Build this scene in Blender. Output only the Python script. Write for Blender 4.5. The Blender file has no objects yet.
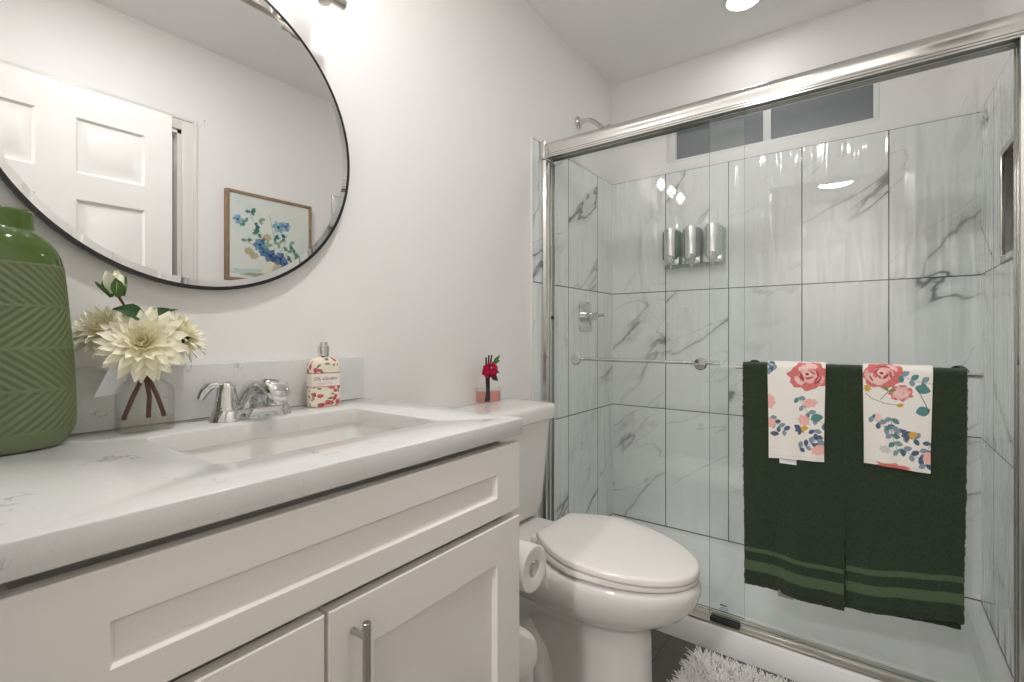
import bpy, bmesh, math, random
import numpy as np
from mathutils import Vector, Matrix
random.seed(7)
rng = np.random.default_rng(11)
S = bpy.context.scene
COL = S.collection
PI = math.pi
def R(a): return math.radians(a)

# ------------------------------------------------------------------ camera
F_PX, YAW, CY = 483.515, 0.635062, 334.13
cam_d = bpy.data.cameras.new('camera')
cam = bpy.data.objects.new('camera', cam_d)
COL.objects.link(cam)
cam.location = (1.1528, 0.0, 1.10)
cam.rotation_euler = (PI/2, 0, YAW)
cam_d.sensor_fit = 'HORIZONTAL'
cam_d.sensor_width = 36.0
cam_d.lens = 36.0*F_PX/1024
cam_d.shift_y = -(341.0-CY)/1024
cam_d.clip_start = 0.02
S.camera = cam

# ------------------------------------------------------------------ world, exposure
W = bpy.data.worlds.new('world'); S.world = W
W.use_nodes = True
W.node_tree.nodes['Background'].inputs[0].default_value = (0.10, 0.14, 0.20, 1)
W.node_tree.nodes['Background'].inputs[1].default_value = 0.35
S.view_settings.view_transform = 'Standard'
S.view_settings.look = 'None'
S.view_settings.gamma = 1.0
S.view_settings.use_curve_mapping = False
S.view_settings.exposure = 0.70
S.cycles.max_bounces = 14
S.cycles.diffuse_bounces = 7
S.cycles.glossy_bounces = 8
S.cycles.transparent_max_bounces = 24
S.cycles.transmission_bounces = 10
S.cycles.sample_clamp_indirect = 6.0
S.cycles.use_denoising = True

VANITY_W, SHOWER_W, HALL_W, BATH_W = 2.4, 0.75, 34.0, 5.6
WARM = (1.0, 0.985, 0.985)

# ------------------------------------------------------------------ room sizes
XW, YB, ZC = 1.50, 2.505, 2.487     # right wall, back wall, ceiling
YF = 0.06                            # inner face of the doorway wall
SH_Y = 1.70                          # tile begins
T_TOP = 1.932

# ------------------------------------------------------------------ node helpers
def srgb(r, g, b):
    def f(c):
        c /= 255.0
        return c/12.92 if c <= 0.04045 else ((c+0.055)/1.055)**2.4
    return (f(r), f(g), f(b), 1.0)

def new_mat(name):
    m = bpy.data.materials.new(name)
    m.use_nodes = True
    nt = m.node_tree
    return m, nt, nt.nodes['Principled BSDF'], nt.nodes['Material Output']

def pmat(name, col, rough=0.5, metal=0.0, spec=0.5, **kw):
    m, nt, b, o = new_mat(name)
    b.inputs['Base Color'].default_value = col if len(col) == 4 else (*col, 1)
    b.inputs['Roughness'].default_value = rough
    b.inputs['Metallic'].default_value = metal
    b.inputs['Specular IOR Level'].default_value = spec
    for k, v in kw.items():
        b.inputs[k.replace('_', ' ')].default_value = v
    return m

class NT:
    def __init__(s, nt): s.nt = nt
    def n(s, t, **kw):
        nd = s.nt.nodes.new(t)
        for k, v in kw.items(): setattr(nd, k, v)
        return nd
    def put(s, sock, v):
        if isinstance(v, bpy.types.NodeSocket): s.nt.links.new(v, sock)
        else: sock.default_value = v
    def m(s, op, a, b=0.0, c=0.0, clamp=False):
        nd = s.n('ShaderNodeMath', operation=op, use_clamp=clamp)
        for i, v in enumerate((a, b, c)): s.put(nd.inputs[i], v)
        return nd.outputs[0]
    def comb(s, x, y, z):
        nd = s.n('ShaderNodeCombineXYZ')
        for i, v in enumerate((x, y, z)): s.put(nd.inputs[i], v)
        return nd.outputs[0]
    def sep(s, v):
        nd = s.n('ShaderNodeSeparateXYZ'); s.put(nd.inputs[0], v); return nd.outputs
    def noise(s, vec, scale, detail=3, rough=0.5, dist=0.0):
        nd = s.n('ShaderNodeTexNoise'); s.put(nd.inputs['Vector'], vec)
        nd.inputs['Scale'].default_value = scale; nd.inputs['Detail'].default_value = detail
        nd.inputs['Roughness'].default_value = rough; nd.inputs['Distortion'].default_value = dist
        return nd.outputs['Fac']
    def ss(s, v, a, b, lo=0.0, hi=1.0):
        nd = s.n('ShaderNodeMapRange', interpolation_type='SMOOTHSTEP'); s.put(nd.inputs[0], v)
        for i, x in enumerate((a, b, lo, hi)): nd.inputs[i+1].default_value = x
        return nd.outputs[0]
    def mix(s, f, a, b):
        nd = s.n('ShaderNodeMix', data_type='RGBA'); s.put(nd.inputs[0], f)
        s.put(nd.inputs[6], a); s.put(nd.inputs[7], b); return nd.outputs[2]
    def bump(s, h, strength, dist=0.01, normal=None):
        nd = s.n('ShaderNodeBump'); s.put(nd.inputs['Height'], h)
        nd.inputs['Strength'].default_value = strength; nd.inputs['Distance'].default_value = dist
        if normal is not None: s.put(nd.inputs['Normal'], normal)
        return nd.outputs[0]
    def obj(s): return s.n('ShaderNodeTexCoord').outputs['Object']
    def gen(s): return s.n('ShaderNodeTexCoord').outputs['Generated']

# ------------------------------------------------------------------ materials
def paint(name, col, rough, scale=170, strength=0.12):
    m, nt, b, o = new_mat(name); t = NT(nt)
    b.inputs['Base Color'].default_value = col
    b.inputs['Roughness'].default_value = rough
    h = t.noise(t.obj(), scale, 2)
    nt.links.new(t.bump(h, strength, 0.002), b.inputs['Normal'])
    return m
M = {}
M['wall'] = paint('wall_paint', srgb(243, 241, 239), 0.5)
M['ceiling'] = paint('ceiling_paint', srgb(245, 244, 242), 0.7)
M['hall'] = paint('hall_paint', srgb(205, 200, 194), 0.6)
M['trim'] = pmat('trim_paint', srgb(232, 229, 224), 0.3)
M['door'] = pmat('door_paint', srgb(232, 230, 227), 0.4)
M['cabinet'] = pmat('cabinet_paint', srgb(240, 236, 231), 0.4)
M['chrome'] = pmat('chrome', (0.70, 0.70, 0.70), 0.06, 1.0)
M['satin'] = pmat('polished_aluminium', (0.70, 0.69, 0.67), 0.16, 1.0)
M['nickel'] = pmat('brushed_nickel', (0.58, 0.55, 0.50), 0.28, 1.0)
M['steel'] = pmat('brushed_steel', (0.50, 0.48, 0.46), 0.3, 1.0)
M['porcelain'] = pmat('porcelain', srgb(234, 231, 227), 0.09, Coat_Weight=0.4, Coat_Roughness=0.04)
M['seat'] = pmat('seat_plastic', srgb(236, 231, 226), 0.16)
M['basin'] = pmat('basin_ceramic', srgb(236, 235, 231), 0.1)
M['acrylic'] = pmat('acrylic_pan', srgb(240, 241, 240), 0.3)
M['black'] = pmat('black_rim', (0.012, 0.012, 0.012), 0.35)
M['dark'] = pmat('dark_plastic', (0.03, 0.035, 0.035), 0.4)
M['mirror'] = pmat('mirror_silver', (0.86, 0.865, 0.86), 0.0, 1.0)
M['paper'] = pmat('tissue_paper', srgb(240, 238, 234), 0.9)
M['white_plastic'] = pmat('white_plastic', srgb(234, 232, 228), 0.3)
M['vinyl'] = pmat('white_vinyl', srgb(230, 230, 228), 0.4)
M['stem'] = pmat('brown_stem', srgb(92, 58, 48), 0.6)
M['stem_dark'] = pmat('dark_stem', srgb(38, 34, 32), 0.6)
M['leaf'] = pmat('green_leaf', srgb(70, 110, 42), 0.5)
M['leaf_dark'] = pmat('dark_green_leaf', srgb(40, 78, 32), 0.5)
M['magenta'] = pmat('magenta_petal', srgb(206, 28, 88), 0.6)
M['tag'] = pmat('paper_tag', srgb(235, 235, 238), 0.7)
M['wood'] = None
M['label'] = pmat('label_paper', srgb(240, 232, 222), 0.5)
M['ink'] = pmat('grey_ink', srgb(120, 110, 112), 0.6)
M['gold'] = pmat('gold_line', srgb(170, 130, 110), 0.4)

def thin_glass(name, tint, base=0.04, k=0.9, rough=0.0, edge=None):
    m, nt, b, o = new_mat(name); t = NT(nt)
    nt.nodes.remove(b)
    tr = t.n('ShaderNodeBsdfTransparent'); tr.inputs[0].default_value = (*tint, 1)
    gl = t.n('ShaderNodeBsdfGlossy'); gl.inputs['Color'].default_value = (1, 1, 1, 1); gl.inputs['Roughness'].default_value = rough
    lw = t.n('ShaderNodeLayerWeight'); lw.inputs[0].default_value = 0.5
    f = t.m('ADD', t.m('MULTIPLY', t.m('POWER', lw.outputs['Facing'], 5.0), k), base, clamp=True)
    if edge: t.put(tr.inputs[0], t.mix(t.m('POWER', lw.outputs['Facing'], 3.0), (*tint, 1), (*edge, 1)))
    mx = t.n('ShaderNodeMixShader'); t.put(mx.inputs[0], f)
    nt.links.new(tr.outputs[0], mx.inputs[1]); nt.links.new(gl.outputs[0], mx.inputs[2])
    nt.links.new(mx.outputs[0], o.inputs[0])
    return m
M['door_glass'] = thin_glass('shower_glass', (0.974, 0.984, 0.981))
M['glass_edge'] = pmat('glass_edge', (0.10, 0.20, 0.17), 0.15)
M['vase_glass'] = thin_glass('clear_glass', (0.985, 0.988, 0.985), 0.025, k=0.6, edge=(0.62, 0.66, 0.65))
M['water'] = thin_glass('water', (0.94, 0.93, 0.88), 0.03)
M['pink_water'] = thin_glass('pink_water', (0.97, 0.66, 0.63), 0.03)
M['clear_plastic'] = thin_glass('clear_plastic', (0.86, 0.90, 0.88), 0.06)
M['green_soap'] = pmat('green_soap', srgb(60, 120, 85), 0.2)
M['pale_soap'] = pmat('pale_soap', srgb(175, 190, 184), 0.2)
M['grey_soap'] = pmat('grey_soap', srgb(130, 140, 142), 0.2)

def emit(name, col, s):
    m, nt, b, o = new_mat(name)
    b.inputs['Base Color'].default_value = (1, 1, 1, 1)
    b.inputs['Emission Color'].default_value = (*col, 1)
    b.inputs['Emission Strength'].default_value = s
    return m

def tile_mat(name, axis, off, pitch, seed):
    m, nt, b, o = new_mat(name); t = NT(nt)
    s = t.sep(t.obj()); U = s[axis]; V = s[2]
    cu = t.m('DIVIDE', t.m('SUBTRACT', U, off), pitch)
    cv = t.m('DIVIDE', t.m('SUBTRACT', V, 0.102), 0.61)
    iu, iv = t.m('FLOOR', cu), t.m('FLOOR', cv)
    fu, fv = t.m('SUBTRACT', cu, iu), t.m('SUBTRACT', cv, iv)
    g = 0.0021
    eu = t.m('LESS_THAN', t.m('SUBTRACT', 0.5, t.m('ABSOLUTE', t.m('SUBTRACT', fu, 0.5))), g/pitch)
    ev = t.m('LESS_THAN', t.m('SUBTRACT', 0.5, t.m('ABSOLUTE', t.m('SUBTRACT', fv, 0.5))), g/0.61)
    grout = t.m('MAXIMUM', eu, ev)
    sd = t.m('ADD', t.m('ADD', t.m('MULTIPLY', iu, 3.71), t.m('MULTIPLY', iv, 7.13)), seed)
    # veins run diagonally: compress along one diagonal
    a = t.m('ADD', t.m('MULTIPLY', U, 0.80), t.m('MULTIPLY', V, 0.45))
    c = t.m('SUBTRACT', t.m('MULTIPLY', V, 0.85), t.m('MULTIPLY', U, 0.62))
    vec = t.comb(t.m('ADD', t.m('MULTIPLY', a, 0.60), sd), t.m('ADD', t.m('MULTIPLY', c, 1.45), t.m('MULTIPLY', sd, 1.7)), t.m('MULTIPLY', sd, 2.3))
    n1 = t.noise(vec, 1.25, 6, 0.47, 0.25)
    n2 = t.noise(vec, 2.3, 5, 0.46, 0.35)
    msk = t.ss(t.noise(vec, 2.1, 2), 0.42, 0.62)
    d1 = t.m('ABSOLUTE', t.m('SUBTRACT', n1, 0.5))
    d2 = t.m('ABSOLUTE', t.m('SUBTRACT', n2, 0.46))
    thin = t.ss(d1, 0.0, 0.0075, 1.0, 0.0)
    wide = t.ss(d1, 0.0, 0.032, 1.0, 0.0)
    th2 = t.m('MULTIPLY', t.ss(d2, 0.0, 0.007, 1.0, 0.0), msk)
    v = t.m('ADD', t.m('ADD', t.m('MULTIPLY', t.m('MULTIPLY', thin, 0.7), t.m('ADD', t.m('MULTIPLY', msk, 0.7), 0.3)), t.m('MULTIPLY', t.m('MULTIPLY', wide, msk), 0.28)), t.m('MULTIPLY', th2, 0.35), clamp=True)
    cl = t.ss(t.noise(vec, 1.2, 3), 0.35, 0.7, 0.0, 0.12)
    base = t.mix(cl, srgb(240, 242, 241), srgb(204, 208, 210))
    col = t.mix(v, base, srgb(122, 125, 128))
    col = t.mix(grout, col, srgb(62, 60, 58))
    nt.links.new(col, b.inputs['Base Color'])
    nt.links.new(t.m('ADD', t.m('MULTIPLY', grout, 0.6), 0.05), b.inputs['Roughness'])
    rp = t.noise(t.comb(t.m('MULTIPLY', U, 24.0), t.m('MULTIPLY', V, 3.0), sd), 1.0, 1.0)
    hb = t.bump(rp, 1.0, 0.012)
    nt.links.new(t.bump(t.m('SUBTRACT', 1.0, grout), 0.5, 0.002, hb), b.inputs['Normal'])
    return m
M['tile_back'] = tile_mat('marble_tile_back', 0, 0.0, 0.305, 1.3)
M['tile_left'] = tile_mat('marble_tile_left', 1, 1.70, 0.3055, 41.7)
M['tile_right'] = tile_mat('marble_tile_right', 1, 1.66, 0.3055, 87.1)

def quartz():
    m, nt, b, o = new_mat('quartz'); t = NT(nt)
    p = t.obj()
    n1 = t.noise(p, 13.0, 5, 0.6, 0.9)
    d = t.m('ABSOLUTE', t.m('SUBTRACT', n1, 0.5))
    msk = t.ss(t.noise(p, 14.0, 3), 0.55, 0.68)
    v = t.m('MULTIPLY', t.ss(d, 0.0, 0.02, 1.0, 0.0), msk)
    cl = t.ss(t.noise(p, 6.0, 4), 0.4, 0.75, 0.0, 0.18)
    sp = t.ss(t.noise(p, 260.0, 1), 0.60, 0.72, 0.0, 0.10)
    col = t.mix(cl, srgb(224, 224, 222), srgb(202, 202, 199))
    col = t.mix(sp, col, srgb(160, 160, 158))
    col = t.mix(t.m('MULTIPLY', v, 0.6), col, srgb(140, 138, 136))
    nt.links.new(col, b.inputs['Base Color'])
    b.inputs['Roughness'].default_value = 0.14
    return m
M['quartz'] = quartz()

def floor_mat():
    m, nt, b, o = new_mat('floor_plank_tile'); t = NT(nt)
    s = t.sep(t.obj())
    cu = t.m('DIVIDE', t.m('ADD', s[0], 0.03), 0.20); iu = t.m('FLOOR', cu); fu = t.m('SUBTRACT', cu, iu)
    vv = t.m('ADD', s[1], t.m('MULTIPLY', iu, 0.37))
    cv = t.m('DIVIDE', vv, 1.2); iv = t.m('FLOOR', cv); fv = t.m('SUBTRACT', cv, iv)
    eu = t.m('LESS_THAN', t.m('SUBTRACT', 0.5, t.m('ABSOLUTE', t.m('SUBTRACT', fu, 0.5))), 0.008)
    ev = t.m('LESS_THAN', t.m('SUBTRACT', 0.5, t.m('ABSOLUTE', t.m('SUBTRACT', fv, 0.5))), 0.0014)
    g = t.m('MAXIMUM', eu, ev)
    gr = t.noise(t.comb(t.m('MULTIPLY', s[0], 26.0), t.m('MULTIPLY', s[1], 3.0), t.m('MULTIPLY', iu, 3.3)), 1.5, 5, 0.6)
    col = t.mix(gr, srgb(72, 68, 65), srgb(112, 107, 102))
    col = t.mix(g, col, srgb(52, 49, 47))
    nt.links.new(col, b.inputs['Base Color']); b.inputs['Roughness'].default_value = 0.4
    nt.links.new(t.bump(t.m('SUBTRACT', 1.0, g), 0.4, 0.002), b.inputs['Normal'])
    return m
M['floor'] = floor_mat()

def wood():
    m, nt, b, o = new_mat('rustic_wood'); t = NT(nt)
    s = t.sep(t.obj())
    g = t.noise(t.comb(t.m('MULTIPLY', s[0], 60.0), t.m('MULTIPLY', s[1], 30.0), t.m('MULTIPLY', s[2], 30.0)), 1.0, 4)
    nt.links.new(t.mix(g, srgb(122, 98, 76), srgb(176, 148, 120)), b.inputs['Base Color'])
    b.inputs['Roughness'].default_value = 0.6
    return m
M['wood'] = wood()

def frosted():
    m, nt, b, o = new_mat('frosted_night_glass'); t = NT(nt)
    n = t.noise(t.obj(), 220.0, 2)
    nt.links.new(t.mix(n, srgb(96, 101, 107), srgb(118, 124, 130)), b.inputs['Base Color'])
    b.inputs['Roughness'].default_value = 0.28
    nt.links.new(t.bump(n, 0.3, 0.002), b.inputs['Normal'])
    return m
M['frosted'] = frosted()

def attr_mat(name, rough=0.85, weave=0.0, sheen=0.0, coat=0.0):
    m, nt, b, o = new_mat(name); t = NT(nt)
    a = t.n('ShaderNodeAttribute', attribute_name='print')
    nt.links.new(a.outputs['Color'], b.inputs['Base Color'])
    b.inputs['Roughness'].default_value = rough
    b.inputs['Sheen Weight'].default_value = sheen
    b.inputs['Coat Weight'].default_value = coat
    if weave:
        n = t.noise(t.obj(), 700.0, 1)
        nt.links.new(t.bump(n, weave, 0.002), b.inputs['Normal'])
    return m
M['print_cloth'] = attr_mat('printed_cotton', 0.9, 0.35, 0.1)
M['print_canvas'] = attr_mat('painted_canvas', 0.75, 0.2)
M['print_gloss'] = attr_mat('printed_bottle', 0.3)
M['terry'] = attr_mat('terry_cloth', 1.0, 0.9, 0.25)

def vase_mat():
    m, nt, b, o = new_mat('green_ceramic'); t = NT(nt)
    a = t.n('ShaderNodeAttribute', attribute_name='print')
    nt.links.new(a.outputs['Color'], b.inputs['Base Color'])
    nt.links.new(a.outputs['Alpha'], b.inputs['Roughness'])
    return m
M['vase'] = vase_mat()

def petal_mat(name, c0, c1):
    m, nt, b, o = new_mat(name); t = NT(nt)
    a = t.n('ShaderNodeAttribute', attribute_name='print')
    s = t.sep(a.outputs['Color'])
    nt.links.new(t.mix(s[0], c0, c1), b.inputs['Base Color'])
    b.inputs['Roughness'].default_value = 0.7
    b.inputs['Subsurface Weight'].default_value = 0.0
    return m
M['dahlia'] = petal_mat('cream_petal', srgb(242, 230, 160), srgb(250, 246, 224))

# ------------------------------------------------------------------ mesh builder
class MB:
    def __init__(s): s.v = []; s.f = []; s.mi = []; s.cur = 0
    def add(s, vs, fs, mi=None):
        k = len(s.v); s.v.extend([tuple(map(float, p)) for p in vs])
        for f in fs:
            s.f.append(tuple(i+k for i in f)); s.mi.append(s.cur if mi is None else mi)
    def box(s, x0, x1, y0, y1, z0, z1, bev=0.0, seg=2, mi=None):
        if bev <= 0:
            vs = [(x0,y0,z0),(x1,y0,z0),(x1,y1,z0),(x0,y1,z0),(x0,y0,z1),(x1,y0,z1),(x1,y1,z1),(x0,y1,z1)]
            s.add(vs, [(3,2,1,0),(4,5,6,7),(0,1,5,4),(1,2,6,5),(2,3,7,6),(3,0,4,7)], mi)
            return s
        bm = bmesh.new()
        bmesh.ops.create_cube(bm, size=1.0)
        for v in bm.verts:
            v.co = Vector((x0+(v.co.x+.5)*(x1-x0), y0+(v.co.y+.5)*(y1-y0), z0+(v.co.z+.5)*(z1-z0)))
        bmesh.ops.bevel(bm, geom=list(bm.edges), offset=bev, segments=seg, profile=0.5, affect='EDGES')
        s.bm(bm, mi); return s
    def bm(s, bm, mi=None):
        bm.verts.index_update()
        s.add([v.co[:] for v in bm.verts], [[v.index for v in f.verts] for f in bm.faces], mi)
        bm.free()
    def loft(s, loops, cap0=True, cap1=True, closed=False, mi=None):
        n = len(loops[0]); vs = [p for l in loops for p in l]; fs = []
        m = len(loops)
        for i in range(m if closed else m-1):
            a, b = i*n, ((i+1) % m)*n
            for j in range(n):
                k = (j+1) % n
                fs.append((a+j, a+k, b+k, b+j))
        if not closed:
            if cap0: fs.append(tuple(reversed(range(n))))
            if cap1: fs.append(tuple((m-1)*n+j for j in range(n)))
        s.add(vs, fs, mi); return s
    def tube(s, pts, r, n=12, caps=True, mi=None, flat=1.0, up=None):
        pts = [Vector(p) for p in pts]
        rs = r if isinstance(r, (list, tuple)) else [r]*len(pts)
        tang = []
        for i in range(len(pts)):
            a = pts[max(0, i-1)]; b = pts[min(len(pts)-1, i+1)]
            tang.append((b-a).normalized())
        ref = Vector(up) if up else (Vector((0, 0, 1)) if abs(tang[0].z) < 0.9 else Vector((1, 0, 0)))
        loops = []
        for p, tg, rr in zip(pts, tang, rs):
            u = (ref - tg*ref.dot(tg)).normalized(); w = tg.cross(u); ref = u
            fl = flat
            loops.append([p + u*(rr*math.cos(q)) + w*(rr*fl*math.sin(q)) for q in [2*PI*k/n for k in range(n)]])
        s.loft(loops, caps, caps, mi=mi); return s
    def lathe(s, prof, c=(0,0,0), n=32, axis='z', sx=1.0, sy=1.0, caps=True, mi=None):
        loops = []
        for r, h in prof:
            l = []
            for k in range(n):
                q = 2*PI*k/n; a, b = r*math.cos(q)*sx, r*math.sin(q)*sy
                if axis == 'z': p = (c[0]+a, c[1]+b, c[2]+h)
                elif axis == 'x': p = (c[0]+h, c[1]+a, c[2]+b)
                else: p = (c[0]+b, c[1]+h, c[2]+a)
                l.append(p)
            loops.append(l)
        s.loft(loops, caps, caps, mi=mi); return s
    def sphere(s, c, r, n=16, sz=1.0, mi=None):
        prof = [(max(1e-5, r*math.sin(PI*i/10)), -r*sz*math.cos(PI*i/10)) for i in range(11)]
        return s.lathe(prof, c, n, mi=mi)
    def prism(s, poly, axis, a, b, mi=None):
        """poly: 2D points in the two other axes (in xyz order), extruded along axis from a to b"""
        def P(u, v, w): return {'x': (w, u, v), 'y': (u, w, v), 'z': (u, v, w)}[axis]
        s.loft([[P(u, v, a) for u, v in poly], [P(u, v, b) for u, v in poly]], mi=mi); return s
    def grid(s, P, closed_u=False, mi=None):
        nu, nv = len(P), len(P[0]); vs = [p for row in P for p in row]; fs = []
        for i in range(nu if closed_u else nu-1):
            for j in range(nv-1):
                i2 = (i+1) % nu
                fs.append((i*nv+j, i2*nv+j, i2*nv+j+1, i*nv+j+1))
        s.add(vs, fs, mi); return s

def origin(o):
    v = Vector((0, 0, 0))
    while o is not None:
        v += o.location; o = o.parent
    return v

def link(name, mb, mats, parent=None, sharp=35, loc=None, recalc=True, colors=None):
    me = bpy.data.meshes.new(name)
    off = origin(parent) if parent is not None else Vector(loc or (0, 0, 0))
    va = np.array(mb.v, dtype=float) - np.array(off[:])
    me.from_pydata(va.tolist(), [], mb.f)
    if not isinstance(mats, (list, tuple)): mats = [mats]
    for m in mats: me.materials.append(m)
    if len(mats) > 1: me.polygons.foreach_set('material_index', mb.mi)
    if recalc:
        bm = bmesh.new(); bm.from_mesh(me)
        bmesh.ops.recalc_face_normals(bm, faces=bm.faces[:]); bm.to_mesh(me); bm.free()
    me.polygons.foreach_set('use_smooth', [True]*len(me.polygons))
    me.update()
    if sharp is not None: me.set_sharp_from_angle(angle=R(sharp))
    if colors is not None:
        at = me.color_attributes.new('print', 'FLOAT_COLOR', 'POINT')
        at.data.foreach_set('color', np.asarray(colors, dtype=np.float32).ravel())
    o = bpy.data.objects.new(name, me); COL.objects.link(o)
    if parent is not None: o.parent = parent
    elif loc: o.location = loc
    return o

def tag(o, label, cat, group=None):
    o['label'] = label; o['category'] = cat
    if group: o['group'] = group
    return o
def thing(name, label, cat, loc=(0, 0, 0), group=None):
    o = bpy.data.objects.new(name, None); COL.objects.link(o)
    o.location = loc; o.empty_display_size = 0.05
    return tag(o, label, cat, group)
def struct(name, mb, mats, label=None, **kw):
    o = link(name, mb, mats, **kw); o['kind'] = 'structure'
    if label: o['label'] = label
    return o

def rrect(x0, x1, y0, y1, r, n=5):
    pts = []
    for cx, cy, a0 in ((x1-r, y1-r, 0), (x0+r, y1-r, 90), (x0+r, y0+r, 180), (x1-r, y0+r, 270)):
        for k in range(n+1):
            a = R(a0+90*k/n); pts.append((cx+r*math.cos(a), cy+r*math.sin(a)))
    return pts

# ------------------------------------------------------------------ 2D painter for printed surfaces
class Canvas:
    def __init__(s, w, h, nx, ny, bg):
        s.w, s.h, s.nx, s.ny = w, h, nx, ny
        s.X, s.Y = np.meshgrid(np.linspace(0, w, nx), np.linspace(0, h, ny))
        s.c = np.zeros((ny, nx, 4)); s.c[:] = bg
    def mask(s, d, col, a=1.0, soft=0.0006):
        k = np.clip(0.5 - d/soft, 0, 1)[..., None]*a
        s.c = s.c*(1-k) + np.array(col)*k
    def ell(s, cx, cy, a, b, rot, col, al=1.0, jag=0.0, ph=0.0):
        q = R(rot); dx, dy = s.X-cx, s.Y-cy
        u = dx*math.cos(q)+dy*math.sin(q); v = -dx*math.sin(q)+dy*math.cos(q)
        rr = np.sqrt((u/a)**2+(v/b)**2)
        if jag: rr = rr*(1+jag*np.sin(7*np.arctan2(v/b, u/a)+ph)+jag*.6*np.sin(12*np.arctan2(v/b, u/a)+2*ph))
        s.mask((rr-1)*min(a, b), col, al)
    def leaf(s, x, y, L, w, rot, col, al=1.0):
        q = R(rot); dx, dy = s.X-x, s.Y-y
        u = (dx*math.cos(q)+dy*math.sin(q))/L; v = (-dx*math.sin(q)+dy*math.cos(q))
        prof = w*np.sin(PI*np.clip(u, 0, 1))**0.75
        d = np.where((u > 0) & (u < 1), np.abs(v)-prof, 0.01)
        s.mask(d, col, al)
    def line(s, pts, w, col, al=1.0):
        d = np.full(s.X.shape, 9.0)
        for (x0, y0), (x1, y1) in zip(pts[:-1], pts[1:]):
            ex, ey = x1-x0, y1-y0
            k = np.clip(((s.X-x0)*ex+(s.Y-y0)*ey)/(ex*ex+ey*ey+1e-12), 0, 1)
            d = np.minimum(d, np.hypot(s.X-x0-k*ex, s.Y-y0-k*ey))
        s.mask(d-w/2, col, al)
    def sample(s, x, y):
        i = np.clip(np.round(np.asarray(y)/s.h*(s.ny-1)).astype(int), 0, s.ny-1)
        j = np.clip(np.round(np.asarray(x)/s.w*(s.nx-1)).astype(int), 0, s.nx-1)
        return s.c[i, j]

# ================================================================== LIGHTS
def spot_area(name, loc, size, power, col, rot=(0, 0, 0), spread=180):
    d = bpy.data.lights.new(name, 'AREA'); d.shape = 'DISK'; d.size = size
    d.energy = power; d.color = col; d.spread = R(spread)
    o = bpy.data.objects.new(name, d); COL.objects.link(o); o.location = loc; o.rotation_euler = rot
    return o
spot_area('shower_downlight_beam', (0.735, 2.18, ZC-0.012), 0.11, SHOWER_W, WARM)
spot_area('hall_downlight_beam', (0.91, -1.74, ZC-0.012), 0.26, HALL_W, WARM)

spot_area('bath_downlight_beam', (0.74, 0.62, ZC-0.012), 0.11, BATH_W, WARM)

# ================================================================== SETTING
b = MB(); b.box(-0.6, 2.1, -2.5, YB+0.12, -0.1, 0.0); struct('floor', b, M['floor'])
b = MB(); b.box(-0.6, 2.1, -2.5, YB+0.12, ZC, ZC+0.1); struct('ceiling', b, M['ceiling'])
b = MB(); b.box(-0.12, 0.0, YF-0.12, YB, 0.0, ZC); struct('wall_left', b, M['wall'])
# back wall with a window opening
WX0, WX1, WZ0, WZ1 = 0.306, 1.192, 1.983, 2.245
b = MB()
b.box(-0.12, WX0, YB, YB+0.12, 0, ZC); b.box(WX1, XW+0.12, YB, YB+0.12, 0, ZC)
b.box(WX0, WX1, YB, YB+0.12, 0, WZ0); b.box(WX0, WX1, YB, YB+0.12, WZ1, ZC)
struct('wall_back', b, M['wall'])
# right wall with the shower niche and a closet door opening
NY0, NY1, NZ0, NZ1 = 1.86, 2.105, 1.335, 1.655
DY0, DY1, DZ = 0.16, 0.905, 2.055
b = MB()
x0, x1 = XW, XW+0.12
b.box(x0, x1, YF-0.12, DY0, 0, ZC); b.box(x0, x1, DY0, DY1, DZ, ZC)
b.box(x0, x1, DY1, NY0, 0, ZC); b.box(x0, x1, NY1, YB, 0, ZC)
b.box(x0, x1, NY0, NY1, 0, NZ0); b.box(x0, x1, NY0, NY1, NZ1, ZC)
struct('wall_right', b, M['wall'])
# wall with the doorway the room is entered by
OX0, OX1, OZ = 0.62, 1.365, 2.055
b = MB()
b.box(-0.0, OX0, YF-0.12, YF, 0, ZC); b.box(OX1, XW, YF-0.12, YF, 0, ZC); b.box(OX0, OX1, YF-0.12, YF, OZ, ZC)
struct('wall_front', b, M['wall'])
# the hall beyond the doorway
b = MB()
b.box(-0.6, -0.5, -2.5, YF-0.12, 0, ZC); b.box(2.0, 2.1, -2.5, YF-0.12, 0, ZC); b.box(-0.5, 2.0, -2.5, -2.4, 0, ZC)
b.box(-0.5, -0.12, YF-0.22, YF-0.12, 0, ZC); b.box(XW+0.12, 2.0, YF-0.22, YF-0.12, 0, ZC)
struct('wall_hall', b, M['hall'])
# tile faces of the shower (thin slabs on the walls)
b = MB(); b.box(0.0, XW, YB-0.008, YB, 0.10, T_TOP); struct('wall_tile_back', b, M['tile_back'])
b = MB(); b.box(0.0, 0.008, SH_Y, YB-0.008, 0.0, T_TOP); struct('wall_tile_left', b, M['tile_left'])
b = MB()
for (a0, a1, c0, c1) in ((SH_Y, NY0, 0, T_TOP), (NY1, YB-0.008, 0, T_TOP), (NY0, NY1, 0, NZ0), (NY0, NY1, NZ1, T_TOP)):
    b.box(XW-0.008, XW, a0, a1, c0, c1)
struct('wall_tile_right', b, M['tile_right'])
# white edge strips where the tile starts
b = MB(); b.box(0.0, 0.011, SH_Y-0.007, SH_Y, 0.0, T_TOP+0.003, 0.002); struct('trim_1', b, M['trim'])
b = MB(); b.box(XW-0.011, XW, SH_Y-0.007, SH_Y, 0.0, T_TOP+0.003, 0.002); struct('trim_2', b, M['satin'])
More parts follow.
